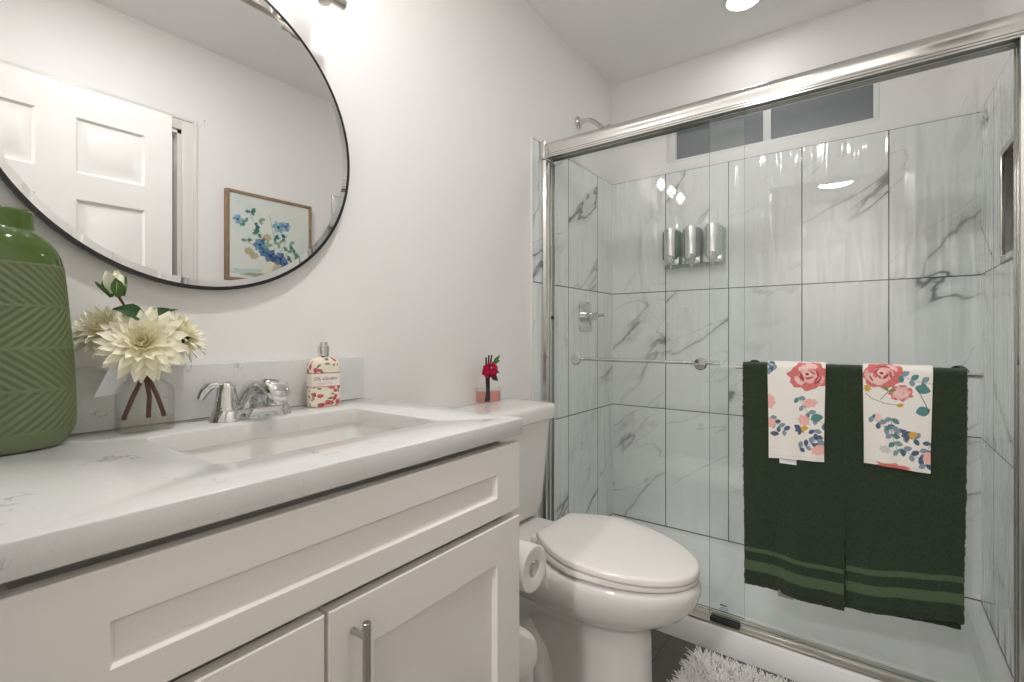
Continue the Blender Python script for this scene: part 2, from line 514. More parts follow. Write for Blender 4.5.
# casing of the closet door on the right wall
def casing(mb, ax, p0, p1, y0, y1, ztop, w=0.062):
    """flat casing with an outer step around an opening y0..y1, on the plane p0 (wall) .. p1 (face)"""
    for (a, c, d0, d1) in ((y0-w, y0, 0.0, ztop+w), (y1, y1+w, 0.0, ztop+w), (y0, y1, ztop, ztop+w)):
        if ax == 'x': mb.box(min(p0, p1), max(p0, p1), a, c, d0, d1, 0.003)
        else: mb.box(a, c, min(p0, p1), max(p0, p1), d0, d1, 0.003)
    m = p1+(p1-p0)*0.5
    for (a, c, d0, d1) in ((y0-w, y0-w+0.016, 0.0, ztop+w), (y1+w-0.016, y1+w, 0.0, ztop+w), (y0-w+0.016, y1+w-0.016, ztop+w-0.016, ztop+w)):
        if ax == 'x': mb.box(min(p0, m), max(p0, m), a, c, d0, d1, 0.003)
        else: mb.box(a, c, min(p0, m), max(p0, m), d0, d1, 0.003)
b = MB(); casing(b, 'x', XW, XW-0.011, DY0, DY1, DZ)
b.box(XW, XW+0.12, DY0, DY0+0.016, 0, DZ); b.box(XW, XW+0.12, DY1-0.016, DY1, 0, DZ); b.box(XW, XW+0.12, DY0, DY1, DZ-0.016, DZ)
struct('trim_3', b, M['trim'])
b = MB()
b.box(OX0, OX0+0.014, YF-0.12, YF, 0, OZ); b.box(OX1-0.004, OX1, YF-0.12, YF, 0, OZ); b.box(OX0, OX1, YF-0.12, YF, OZ-0.014, OZ)
struct('trim_4', b, M['trim'])
b = MB(); b.box(0.0, 0.012, 0.845, SH_Y-0.008, 0.0, 0.085, 0.003); struct('baseboard_left', b, M['trim'])
b = MB(); b.box(XW-0.012, XW, DY1+0.066, SH_Y-0.008, 0.0, 0.085, 0.003); struct('baseboard_right', b, M['trim'])

# six-panel doors -------------------------------------------------------
def panel_door(mb, y0, y1, z0, z1, x0, x1, cols, rows):
    """slab between x0 and x1 with raised panels on both faces"""
    ys = [y0]+[c for p in cols for c in p]+[y1]; zs = [z0]+[c for p in rows for c in p]+[z1]
    for face, dirn in ((x0, 1), (x1, -1)):
        for i in range(len(ys)-1):
            for j in range(len(zs)-1):
                a, c, e, g = ys[i], ys[i+1], zs[j], zs[j+1]
                if i % 2 == 1 and j % 2 == 1:
                    rings = []
                    for ins, dep in ((0, 0), (0.009, 0.009), (0.016, 0.010), (0.046, 0.001)):
                        X = face+dirn*dep
                        rings.append([(X, a+ins, e+ins), (X, c-ins, e+ins), (X, c-ins, g-ins), (X, a+ins, g-ins)])
                    mb.loft(rings, False, True)
                else:
                    mb.add([(face, a, e), (face, c, e), (face, c, g), (face, a, g)], [(0, 1, 2, 3)])
    for q in ([(x0,y0,z0),(x1,y0,z0),(x1,y0,z1),(x0,y0,z1)], [(x0,y1,z0),(x1,y1,z0),(x1,y1,z1),(x0,y1,z1)],
              [(x0,y0,z0),(x1,y0,z0),(x1,y1,z0),(x0,y1,z0)], [(x0,y0,z1),(x1,y0,z1),(x1,y1,z1),(x0,y1,z1)]):
        mb.add(q, [(0, 1, 2, 3)])
LX0, LX1 = 1.320, 1.355
b = MB(); panel_door(b, 0.052, 0.808, 0.012, 2.040, LX0, LX1, ((0.166, 0.383), (0.494, 0.711)), ((0.20, 0.80), (0.93, 1.612), (1.712, 1.922)))
door = struct('door_1', b, M['door'], recalc=False)
tag(door, 'open white six-panel entry door standing back along the right wall, seen in the round mirror', 'door')
b = MB(); panel_door(b, DY0+0.02, DY1-0.02, 0.012, DZ-0.02, XW+0.045, XW+0.08, ((0.27, 0.48), (0.585, 0.795)), ((0.20, 0.80), (0.93, 1.612), (1.712, 1.922)))
door2 = struct('door_2', b, M['door'], recalc=False)
tag(door2, 'closed white closet door inside the white casing behind the open door', 'door')

# window ---------------------------------------------------------------
b = MB()
fy0, fy1 = YB+0.035, YB+0.085
fw = 0.028
b.box(WX0, WX1, fy0, fy1, WZ0, WZ0+fw, 0.003); b.box(WX0, WX1, fy0, fy1, WZ1-fw, WZ1, 0.003)
b.box(WX0, WX0+0.036, fy0, fy1, WZ0+fw, WZ1-fw, 0.003); b.box(WX1-0.022, WX1, fy0, fy1, WZ0+fw, WZ1-fw, 0.003)
b.box(0.752, 0.786, fy0+0.004, fy1-0.004, WZ0+fw, WZ1-fw, 0.003)
win = struct('window_1', b, M['vinyl'], 'high wide slider window with white frame and grey frosted panes above the shower tile')
win['category'] = 'window'
for a, c in ((WX0+0.036, 0.752), (0.786, WX1-0.022)):
    b = MB(); b.box(a-0.004, c+0.004, fy0+0.022, fy0+0.028, WZ0+fw-0.004, WZ1-fw+0.004)
    link('pane', b, M['frosted'], win)

# shower niche -----------------------------------------------------------
ni = thing('wall_niche', 'metal-framed recessed niche in the right shower wall tile', 'niche', (XW, (NY0+NY1)/2, NZ0))
b = MB()
b.box(XW+0.085, XW+0.095, NY0+0.001, NY1-0.001, NZ0+0.001, NZ1-0.001)
link('back_panel', b, M['acrylic'], ni)
b = MB()
for (a, c, e, g) in ((NY0, NY0+0.006, NZ0, NZ1), (NY1-0.006, NY1, NZ0, NZ1), (NY0+0.006, NY1-0.006, NZ0, NZ0+0.006), (NY0+0.006, NY1-0.006, NZ1-0.006, NZ1)):
    b.box(XW-0.008, XW+0.085, a, c, e, g)
link('liner', b, M['steel'], ni)
b = MB()
for (a, c, e, g) in ((NY0-0.014, NY0+0.006, NZ0-0.014, NZ1+0.014), (NY1-0.006, NY1+0.014, NZ0-0.014, NZ1+0.014), (NY0+0.006, NY1-0.006, NZ0-0.014, NZ0+0.006), (NY0+0.006, NY1-0.006, NZ1-0.006, NZ1+0.014)):
    b.box(XW-0.018, XW-0.009, a, c, e, g, 0.002)
link('frame', b, M['satin'], ni)

# ================================================================== SHOWER PAN
b = MB()
def pan_loop(i, z): # inset from the rim
    return [(x, y, z) for x, y in rrect(0.010+i, XW-0.010-i, 1.86+i*0.6, YB-0.010-i, max(0.012, 0.03-i*0.2))]
CURB_Y, CURB_Z = 1.766, 0.090
outer = [(x, y, 0.002) for x, y in rrect(0.0095, XW-0.0095, 1.8595, YB-0.0095, 0.012)]
b.loft([[(p[0], p[1], 0.0) for p in outer], [(p[0], p[1], 0.1) for p in outer], pan_loop(0.004, 0.101), pan_loop(0.045, 0.094), pan_loop(0.062, 0.045), pan_loop(0.08, 0.038), pan_loop(0.40, 0.032)], True, True)
# curb
prof = [(CURB_Y, 0.0), (CURB_Y, CURB_Z-0.012), (CURB_Y+0.003, CURB_Z-0.004), (CURB_Y+0.011, CURB_Z), (1.865, CURB_Z+0.003), (1.872, 0.0)]
b.loft([[(x, y, z) for y, z in prof] for x in (0.0095, XW-0.0095)])
pan = link('shower_pan', b, M['acrylic'])
tag(pan, 'white acrylic shower pan with a raised curb under the sliding glass doors', 'shower tray')
b = MB(); b.lathe([(0.045, 0.033), (0.045, 0.036), (0.035, 0.0365), (0.034, 0.034)], (0.42, 2.18, 0.0), 24)
link('drain', b, M['chrome'], pan)

# ================================================================== SHOWER ENCLOSURE FRAME
JX0, JX1 = 0.0085, XW-0.0085
fr = thing('shower_door_frame', 'polished metal frame of the sliding shower doors, from curb track to header rail', 'shower frame', (0.75, 1.80, CURB_Z))
b = MB()
prof = [(1.768, 1.862), (1.768, 1.868), (1.7640, 1.868), (1.7640, 1.8715), (1.7665, 1.8725), (1.7665, 1.8745), (1.7630, 1.8755), (1.7630, 1.8795), (1.7655, 1.8805), (1.7655, 1.8825)]
for k in range(15):
    a = R(200-k*(200-62)/14)
    prof.append((1.7790+0.0190*math.cos(a), 1.9040+0.0245*math.sin(a)))
prof += [(1.795, 1.9300), (1.832, 1.9310), (1.838, 1.926), (1.838, 1.862), (1.834, 1.862), (1.834, 1.876), (1.804, 1.876), (1.804, 1.864), (1.800, 1.864), (1.800, 1.876), (1.772, 1.876), (1.772, 1.862)]
b.prism(prof, 'x', JX0+0.024, JX1-0.001)
link('header_rail', b, M['satin'], fr, sharp=28)
b = MB()   # end cap of the header on the left wall tile
b.box(JX0, JX0+0.026, 1.752, 1.840, 1.855, 1.934, 0.006)
link('end_cap', b, M['satin'], fr)
for x0, d in ((JX0, 1), (JX1, -1)):
    b = MB()
    prof = [(x0, 1.768), (x0+d*0.012, 1.764), (x0+d*0.024, 1.768), (x0+d*0.026, 1.778), (x0+d*0.018, 1.7785), (x0+d*0.018, 1.800), (x0+d*0.026, 1.8005), (x0+d*0.026, 1.806), (x0+d*0.018, 1.8065), (x0+d*0.018, 1.832), (x0+d*0.026, 1.8325), (x0+d*0.026, 1.838), (x0, 1.838)]
    b.prism(prof, 'z', CURB_Z+0.0125, 1.861 if d < 0 else 1.854)
    link('jamb', b, M['satin'], fr, sharp=20)
b = MB()
prof = [(1.771, CURB_Z+0.0005), (1.771, CURB_Z+0.006), (1.776, CURB_Z+0.0085), (1.802, CURB_Z+0.0085), (1.803, CURB_Z+0.0125), (1.807, CURB_Z+0.0125), (1.808, CURB_Z+0.0085), (1.836, CURB_Z+0.0085), (1.837, CURB_Z+0.012), (1.841, CURB_Z+0.012), (1.842, CURB_Z+0.003)]
b.prism(prof, 'x', JX0, JX1)
link('bottom_track', b, M['nickel'], fr, sharp=20)
b = MB(); b.box(0.706, 0.800, 1.772, 1.782, CURB_Z+0.009, CURB_Z+0.024, 0.002); b.box(0.706, 0.800, 1.790, 1.801, CURB_Z+0.0085, CURB_Z+0.026, 0.002); b.box(0.706, 0.800, 1.778, 1.799, CURB_Z+0.0086, CURB_Z+0.0125, 0.001)
link('panel_guide', b, M['dark'], fr)
for x0, d in ((JX0+0.018, 1),):
    b = MB(); b.box(x0, x0+0.010, 1.812, 1.822, 1.165, 1.18, 0.002); link('bumper', b, M['black'], fr)
b = MB(); b.box(JX1-0.026, JX1-0.0185, 1.781, 1.799, 1.02, 1.035, 0.002); link('bumper', b, M['black'], fr)

# ================================================================== GLASS PANELS
def glass_panel(name, label, x0, x1, y, bar_x0, bar_x1, bar_y, knobs):
    g = thing(name, label, 'shower door', ((x0+x1)/2, y, CURB_Z+0.02))
    b = MB(); z0, z1 = CURB_Z+0.0275, 1.872
    b.box(x0, x1, y-0.003, y+0.003, z0, z1)
    for i, f in enumerate(b.f):
        pass
    b.mi = [1, 1, 0, 1, 0, 1]
    link('glass_pane', b, [M['door_glass'], M['glass_edge']], g)
    b = MB(); b.tube([(bar_x0, bar_y, 0.992), (bar_x1, bar_y, 0.992)], 0.0075, 16)
    bar = link('towel_bar', b, M['chrome'], g)
    for kx in knobs:
        b = MB(); s = -1 if bar_y < y else 1
        b.lathe([(0.0085, 0.0), (0.0085, s*abs(bar_y-y)-s*0.0045)], (kx, y+s*0.0035, 0.992), 16, 'y')
        b.lathe([(0.012, 0.0), (0.014, s*0.004), (0.012, s*0.008)], (kx, y+s*0.0035, 0.992), 20, 'y')
        b.lathe([(0.0225, 0.0), (0.0225, -s*0.007), (0.019, -s*0.010), (0.002, -s*0.0105)], (kx, y-s*0.0035, 0.992), 28, 'y')
        link('knob', b, M['chrome'], bar)
    return g
gi = glass_panel('shower_door_panel', 'rear sliding glass shower panel at left, with the empty bar', 0.036, 0.809, 1.820, 0.105, 0.715, 1.872, (0.155, 0.664))
go = glass_panel('shower_door_panel', 'front sliding glass shower panel whose bar carries the green towels', 0.702, 1.462, 1.786, 0.800, 1.392, 1.728, (0.845, 1.352))
b = MB(); b.box(0.737, 0.760, 1.7822, 1.7827, 0.158, 0.1625)
for k in range(3): b.box(0.733+0.003*k, 0.765, 1.7823, 1.7826, 0.139+k*0.006, 0.1405+k*0.006)
link('etched_mark', b, M['ink'], go)
b = MB()
for x in (0.76, 1.40): b.box(x-0.02, x+0.02, 1.7775, 1.7825, 1.8735, 1.8750); b.lathe([(0.001, 0), (0.001, 0.001)], (x, 1.7778, 1.874), 8, 'y')

# ================================================================== SHOWER FITTINGS
sh = thing('overhead_shower', 'chrome shower head on a bent arm high on the left wall', 'shower head', (0.0, 2.112, 2.14))
b = MB(); b.lathe([(0.032, 0.0), (0.031, 0.006), (0.022, 0.012), (0.012, 0.014)], (0.0005, 2.112, 2.14), 28, 'x'); link('flange', b, M['chrome'], sh)
b = MB(); b.tube([(0.008, 2.112, 2.14), (0.035, 2.112, 2.143), (0.062, 2.112, 2.140), (0.085, 2.112, 2.127), (0.105, 2.112, 2.108), (0.12, 2.112, 2.093)], 0.0115, 16); link('arm', b, M['chrome'], sh)
b = MB()
b.sphere((0.126, 2.112, 2.087), 0.014)
c0 = Vector((0.133, 2.112, 2.082)); dr = Vector((0.70, 0, -0.714))
pts = [c0, c0+dr*0.012, c0+dr*0.03, c0+dr*0.045, c0+dr*0.052]
b.tube(pts, [0.012, 0.018, 0.038, 0.042, 0.040], 24)
link('spray_head', b, M['chrome'], sh)
va = thing('shower_valve', 'chrome shower valve with lever and rounded plate on left tile', 'shower valve', (0.008, 2.165, 1.187))
b = MB()
lp = rrect(2.165-0.064, 2.165+0.064, 1.187-0.074, 1.187+0.074, 0.018)
b.loft([[(0.0082, u, v) for u, v in lp], [(0.012, u, v) for u, v in lp], [(0.016, 2.165+(u-2.165)*0.94, 1.187+(v-1.187)*0.94) for u, v in lp]])
link('plate', b, M['chrome'], va)
b = MB(); b.lathe([(0.026, 0.016), (0.026, 0.045), (0.022, 0.048), (0.019, 0.052), (0.019, 0.072), (0.015, 0.075)], (0, 2.165, 1.187), 24, 'x'); link('hub', b, M['chrome'], va)
b = MB(); b.tube([(0.068, 2.165, 1.187), (0.083, 2.165, 1.190), (0.098, 2.168, 1.193), (0.118, 2.17, 1.194), (0.124, 2.17, 1.194)], [0.011, 0.008, 0.006, 0.0095, 0.007], 14); link('lever', b, M['chrome'], va)

ds = thing('soap_dispenser', 'triple chrome shower dispenser fixed to the back tile', 'dispenser', (0.455, YB-0.008, 1.44))
yb = YB-0.0085
b = MB(); b.box(0.312, 0.600, yb-0.012, yb, 1.44, 1.618, 0.004); b.box(0.312, 0.600, yb-0.05, yb-0.0125, 1.432, 1.440, 0.003)
link('bracket', b, M['clear_plastic'], ds)
for cx, liq in ((0.350, 'green_soap'), (0.452, 'grey_soap'), (0.553, 'pale_soap')):
    b = MB(); b.box(cx-0.040, cx+0.040, yb-0.070, yb-0.0125, 1.472, 1.622, 0.008)
    ch = link('chamber', b, M[liq], ds)
    b = MB()
    prof = []
    for k in range(9):
        a = R(180+180*k/8); prof.append((cx+0.029*math.cos(a), yb-0.072+0.016*math.sin(a)))
    b.prism(prof, 'z', 1.478, 1.628); link('cover', b, M['chrome'], ch)
    b = MB(); b.box(cx-0.044, cx+0.044, yb-0.066, yb-0.0125, 1.446, 1.488, 0.006); link('base', b, M['chrome'], ch)
    b = MB(); b.tube([(cx, yb-0.0660, 1.478), (cx, yb-0.084, 1.470), (cx, yb-0.094, 1.462)], [0.026, 0.024, 0.012], 18); link('push_button', b, M['chrome'], ch)
    b = MB(); b.lathe([(0.007, 0), (0.005, -0.014)], (cx, yb-0.05, 1.446), 10); link('nozzle', b, M['chrome'], ch)

# ================================================================== CEILING LIGHTS
def downlight(name, label, x, y, r):
    t = thing(name, label, 'ceiling light', (x, y, ZC))
    b = MB(); b.lathe([(r*1.30, -0.0005), (r*1.30, -0.004), (r*1.04, -0.008), (r*1.0, -0.006), (r*1.0, -0.0005)], (x, y, ZC), 36, caps=False); link('trim_ring', b, M['white_plastic'], t)
    b = MB(); b.lathe([(r*1.0, -0.0055), (r*0.6, -0.0075), (0.001, -0.008)], (x, y, ZC), 36); link('diffuser', b, emit(name+'_glow', WARM, 5.0), t)
downlight('recessed_light', 'round recessed ceiling light above the shower', 0.735, 2.18, 0.062)
downlight('recessed_light', 'round recessed ceiling light over the open floor beside the vanity', 0.74, 0.62, 0.062)
downlight('recessed_light', 'round recessed ceiling light in the hall behind the doorway', 0.91, -1.74, 0.128)

# ================================================================== VANITY LIGHT
vl = thing('vanity_light', 'brushed nickel three-light vanity fixture above the round mirror', 'wall light', (0.0, 0.47, 1.95))
b = MB(); b.box(0.0005, 0.022, 0.37, 0.57, 1.880, 1.990, 0.006); link('wall_plate', b, M['nickel'], vl)
for y_ in (0.425, 0.497):
    b = MB(); b.box(0.0225, 0.102, y_, y_+0.018, 1.904, 1.918, 0.003); link('arm', b, M['nickel'], vl)
b = MB(); b.tube([(0.112, 0.225, 1.911), (0.112, 0.226, 1.911), (0.112, 0.714, 1.911), (0.112, 0.715, 1.911)], [0.0105, 0.0125, 0.0125, 0.0105], 20); link('bar', b, M['nickel'], vl)
GLOW = emit('vanity_bulb_glow', WARM, 6.0)
SHADE = thin_glass('lamp_shade_glass', (0.97, 0.96, 0.94), 0.05)
for y in (0.27, 0.465, 0.66):
    b = MB(); b.lathe([(0.004, -0.0245), (0.014, -0.0235), (0.016, -0.019), (0.014, -0.0145), (0.008, -0.0128)], (0.112, y, 1.911), 20); b.lathe([(0.010, 0.0128), (0.012, 0.022), (0.022, 0.028), (0.024, 0.060), (0.030, 0.0745)], (0.112, y, 1.911), 20); so = link('socket', b, M['nickel'], vl)
    b = MB(); b.lathe([(0.030, 0.041), (0.045, 0.055), (0.055, 0.10), (0.060, 0.17)], (0.112, y, 1.946), 28, caps=False); link('lamp_shade', b, SHADE, so)
    b = MB(); b.lathe([(0.010, 0.041), (0.011, 0.06), (0.016, 0.085), (0.019, 0.104), (0.015, 0.120), (0.002, 0.128)], (0.112, y, 1.946), 20); link('bulb', b, GLOW, so)
    d = bpy.data.lights.new('vanity_bulb_light', 'POINT'); d.energy = VANITY_W; d.color = WARM; d.shadow_soft_size = 0.022
    o = bpy.data.objects.new('vanity_bulb_light', d); COL.objects.link(o); o.location = (0.112, y, 2.035)

# ================================================================== ROUND MIRROR
MC = (0.435, 1.548); MR = 0.354
mi = thing('wall_mirror', 'large round mirror with thin black edge on the wall above the sink', 'mirror', (0.0, MC[0], MC[1]))
b = MB(); b.lathe([(MR-0.05, 0.001), (MR-0.004, 0.020)], (0, MC[0], MC[1]), 96, 'x'); b.lathe([(MR+0.0006, 0.019), (MR+0.0006, 0.0279), (MR-0.0010, 0.0279)], (0, MC[0], MC[1]), 96, 'x'); link('backing', b, M['black'], mi)
b = MB(); b.lathe([(MR-0.020, 0.0290), (0.001, 0.0290)], (0, MC[0], MC[1]), 128, 'x', caps=False)
g = link('mirror_glass', b, M['mirror'], mi)
b = MB(); b.lathe([(MR-0.0012, 0.0274), (MR-0.020, 0.0290)], (0, MC[0], MC[1]), 128, 'x', caps=False)
link('bevel', b, M['mirror'], mi)

# ================================================================== VANITY CABINET
VX = 0.556
cab = thing('vanity_cabinet', 'white shaker vanity cabinet under the quartz countertop', 'cabinet', (0.28, 0.46, 0.0))
b = MB()
for y0_ in (0.064, 0.820): b.box(0.001, 0.535, y0_, y0_+0.018, 0.10, 0.868); b.box(0.001, 0.489, y0_, y0_+0.018, 0.868, 0.886)
b.box(0.001, 0.016, 0.082, 0.820, 0.10, 0.886); b.box(0.016, 0.535, 0.082, 0.820, 0.10, 0.118)
b.box(0.470, 0.489, 0.082, 0.820, 0.846, 0.886); b.box(0.500, 0.519, 0.082, 0.820, 0.708, 0.748); b.box(0.516, 0.535, 0.36, 0.40, 0.118, 0.708)
b.box(0.516, 0.535, 0.082, 0.100, 0.118, 0.846); b.box(0.516, 0.535, 0.802, 0.820, 0.118, 0.846)
link('carcass', b, M['cabinet'], cab)
b = MB(); b.box(0.001, 0.47, 0.066, 0.832, 0.0, 0.0995); link('toe_kick', b, M['cabinet'], cab)
def shaker(y0, y1, z0, z1, ry0, ry1, rz0, rz1):
    """front with a recessed panel; recess rectangle ry0..ry1, rz0..rz1"""
    mb = MB(); xb, xf = 0.5355, VX
    def rect(x, a, c, e, g): return [(x, a, e), (x, c, e), (x, c, g), (x, a, g)]
    mb.loft([rect(xb, y0, y1, z0, z1), rect(xf-0.002, y0, y1, z0, z1), rect(xf, y0+0.002, y1-0.002, z0+0.002, z1-0.002),
             rect(xf, ry0, ry1, rz0, rz1), rect(xf-0.003, ry0+0.0025, ry1-0.0025, rz0+0.0025, rz1-0.0025), rect(xf-0.0095, ry0+0.0065, ry1-0.0065, rz0+0.0065, rz1-0.0065)])
    return mb
link('drawer_front', shaker(0.065, 0.838, 0.731, 0.872, 0.147, 0.761, 0.771, 0.819), M['cabinet'], cab, sharp=20)
dr_ = link('door', shaker(0.386, 0.838, 0.108, 0.717, 0.461, 0.761, 0.185, 0.640), M['cabinet'], cab, sharp=20)
def pull(parent, p0, p1):
    mb = MB(); p0, p1 = Vector(p0), Vector(p1); d = (p1-p0).normalized()
    mb.tube([p0, p0+d*0.001, p1-d*0.001, p1], [0.0052, 0.006, 0.006, 0.0052], 16)
    for p in (p0+d*0.022, p1-d*0.022):
        mb.tube([(VX+0.0005, p.y, p.z), (p.x, p.y, p.z)], 0.005, 12)
    link('handle', mb, M['steel'], parent)
pull(dr_, (VX+0.032, 0.424, 0.520), (VX+0.032, 0.424, 0.697))
for z0, z1 in ((0.418, 0.717), (0.108, 0.412)):
    d_ = link('drawer', shaker(0.065, 0.380, z0, z1, 0.147, 0.309, z0+0.075, z1-0.075), M['cabinet'], cab, sharp=20)
    pull(d_, (VX+0.032, 0.15, (z0+z1)/2), (VX+0.032, 0.306, (z0+z1)/2))

# countertop with sink cut-out, backsplash, basin
CT = 0.922
HX0, HX1, HY0, HY1 = 0.152, 0.443, 0.292, 0.713
b = MB()
no = 24
inner = rrect(HX0, HX1, HY0, HY1, 0.022, 5)
def outer_match(pts, x0, x1, y0, y1):
    cx, cy = (HX0+HX1)/2, (HY0+HY1)/2; out = []
    for i, (x, y) in enumerate(pts):
        c = i//6
        out.append({0: (x1, y1), 1: (x0, y1), 2: (x0, y0), 3: (x1, y0)}[c])
    return out
om = outer_match(inner, 0.0005, 0.560, 0.0615, 0.845)
def quad_ring(z, flip=False):
    """flat face around the hole: four corner fans and four side quads"""
    vs = []; fs = []
    co = [(0.560, 0.845), (0.0005, 0.845), (0.0005, 0.0615), (0.560, 0.0615)]
    vs = [(x, y, z) for x, y in inner]+[(x, y, z) for x, y in co]
    n = len(inner)
    for c in range(4):
        for k in range(5):
            fs.append((n+c, c*6+k, c*6+k+1))
        fs.append((n+c, c*6+5, ((c+1) % 4)*6, n+(c+1) % 4))
    return vs, fs
e = 0.0022
vs, fs = quad_ring(CT); b.add(vs, fs)
vs, fs = quad_ring(CT-0.035); b.add(vs, fs)
b.loft([[(x, y, CT) for x, y in inner], [(x, y, CT-0.035) for x, y in inner]], False, False)
b.loft([[(x, y, CT) for x, y in ((0.56, 0.845), (0.0005, 0.845), (0.0005, 0.0615), (0.56, 0.0615))], [(x, y, CT-0.035) for x, y in ((0.56, 0.845), (0.0005, 0.845), (0.0005, 0.0615), (0.56, 0.0615))]], False, False)
ct = link('countertop', b, M['quartz'], loc=(0.28, 0.46, CT-0.035))
bm = bmesh.new(); bm.from_mesh(ct.data); bmesh.ops.remove_doubles(bm, verts=bm.verts[:], dist=1e-5); bmesh.ops.recalc_face_normals(bm, faces=bm.faces[:]); bm.to_mesh(ct.data); bm.free()
mo = ct.modifiers.new('soft_edge', 'BEVEL'); mo.width = 0.0022; mo.segments = 2; mo.limit_method = 'ANGLE'; mo.angle_limit = R(50)
tag(ct, 'white quartz countertop with grey flecks and a rectangular sink opening', 'countertop')
b = MB(); b.box(0.0005, 0.0205, 0.0615, 0.840, CT+0.0005, 1.037, 0.0025); bs = link('backsplash', b, M['quartz'])
tag(bs, 'low white quartz backsplash along the wall behind the faucet', 'backsplash')
b = MB()
def bl(i, z): return [(x, y, z) for x, y in rrect(HX0-0.006+i, HX1+0.006-i, HY0-0.006+i, HY1+0.006-i, 0.03)]
b.loft([bl(-0.02, CT-0.0355), bl(0.0, CT-0.0355), bl(0.006, CT-0.10), bl(0.02, CT-0.145), bl(0.05, CT-0.158), bl(0.12, CT-0.163)], False, True)
b.loft([bl(-0.02, CT-0.0355), bl(-0.02, CT-0.05), bl(-0.01, CT-0.05), bl(-0.008, CT-0.15), bl(0.02, CT-0.172), bl(0.12, CT-0.176)], False, True)
sk = link('sink', b, M['basin'], recalc=False)
tag(sk, 'white rectangular undermount basin in the quartz countertop', 'sink')
b = MB(); b.lathe([(0.022, 0.0), (0.022, 0.003), (0.016, 0.003), (0.014, 0.0)], (0.30, 0.50, CT-0.163), 20); link('drain', b, M['chrome'], sk)

# ================================================================== FAUCET
fc = thing('faucet', 'chrome two-handle sink faucet in front of the backsplash', 'faucet', (0.085, 0.515, CT))
FX, FY = 0.085, 0.506
b = MB()
def stad(hx, hy, z, n=12):
    out = []
    for k in range(2*n):
        a = PI*k/(n-0.5) if False else None
    pts = []
    for k in range(n+1):
        a = R(0+180*k/n); pts.append((FX+hx*math.cos(a), FY+hy-hx+hx*math.sin(a), z))
    for k in range(n+1):
        a = R(180+180*k/n); pts.append((FX+hx*math.cos(a), FY-hy+hx+hx*math.sin(a), z))
    return pts
b.loft([stad(0.032, 0.084, CT+0.0005), stad(0.031, 0.083, CT+0.003), stad(0.027, 0.078, CT+0.019), stad(0.025, 0.076, CT+0.022)])
link('base', b, M['chrome'], fc, sharp=30)
for s, la in ((-1, 112), (1, 172)):
    y = FY+s*0.0515
    b = MB()
    b.lathe([(0.0245, 0.0222), (0.024, 0.027), (0.0232, 0.028), (0.0225, 0.030), (0.0175, 0.066), (0.0155, 0.074), (0.010, 0.079), (0.001, 0.0805)], (FX, y, CT), 28)
    hd = link('handle', b, M['chrome'], fc)
    b = MB(); ca, sa = math.cos(R(la)), s*math.sin(R(la))
    def lv(d, z): return (FX+ca*d, y+sa*d, CT+z)
    b.tube([lv(0.006, 0.068), lv(0.018, 0.075), lv(0.030, 0.072), lv(0.040, 0.060), lv(0.046, 0.047), lv(0.047, 0.044)], [0.008, 0.012, 0.0135, 0.013, 0.010, 0.005], 16, flat=0.75, up=(-sa, ca, 0))
    link('lever', b, M['chrome'], hd)
b = MB()
def spsec(cx, cz, hw, hh, ang):
    out = []
    for k in range(20):
        a = 2*PI*k/20; u, v = math.cos(a), math.sin(a)
        u = math.copysign(abs(u)**0.75, u); v = math.copysign(abs(v)**0.75, v)
        out.append((cx-math.sin(ang)*v*hh, FY+u*hw, cz+math.cos(ang)*v*hh))
    return out
b.loft([spsec(0.074, CT+0.0215, 0.031, 0.028, R(88)), spsec(0.084, CT+0.040, 0.0275, 0.025, R(66)), spsec(0.102, CT+0.060, 0.0245, 0.021, R(44)), spsec(0.130, CT+0.073, 0.0235, 0.018, R(18)),
        spsec(0.158, CT+0.076, 0.0235, 0.0165, R(-6)), spsec(0.184, CT+0.069, 0.0240, 0.0160, R(-28)), spsec(0.204, CT+0.055, 0.0210, 0.0130, R(-45)), spsec(0.210, CT+0.048, 0.010, 0.006, R(-52))])
link('spout', b, M['chrome'], fc, sharp=60)
b = MB(); b.lathe([(0.012, 0.0), (0.012, 0.012)], (0.188, FY, CT+0.042), 18); link('aerator', b, M['chrome'], fc)

# ================================================================== GREEN VASE
VC = (0.090, 0.118)
prof = [(0.0, 0.070), (0.0015, 0.083), (0.006, 0.087), (0.020, 0.0955), (0.033, 0.0995), (0.050, 0.1000), (0.10, 0.099), (0.16, 0.0955), (0.20, 0.0925), (0.25, 0.0885), (0.284, 0.0850), (0.298, 0.0815), (0.312, 0.0755), (0.324, 0.0672), (0.332, 0.0590), (0.336, 0.0530), (0.338, 0.0500), (0.342, 0.0492), (0.365, 0.0488), (0.369, 0.0465)]
zs = np.array([p[0] for p in prof]); rs_ = np.array([p[1] for p in prof])
zz = np.concatenate([np.array([0, 0.0015, 0.006, 0.012, 0.02]), np.linspace(0.026, 0.290, 150), np.linspace(0.293, 0.369, 40)])
na = 400
b = MB(); loops = []; cols = []
glaze, carve, groovec = srgb(74, 96, 40), srgb(104, 116, 80), srgb(90, 101, 62)
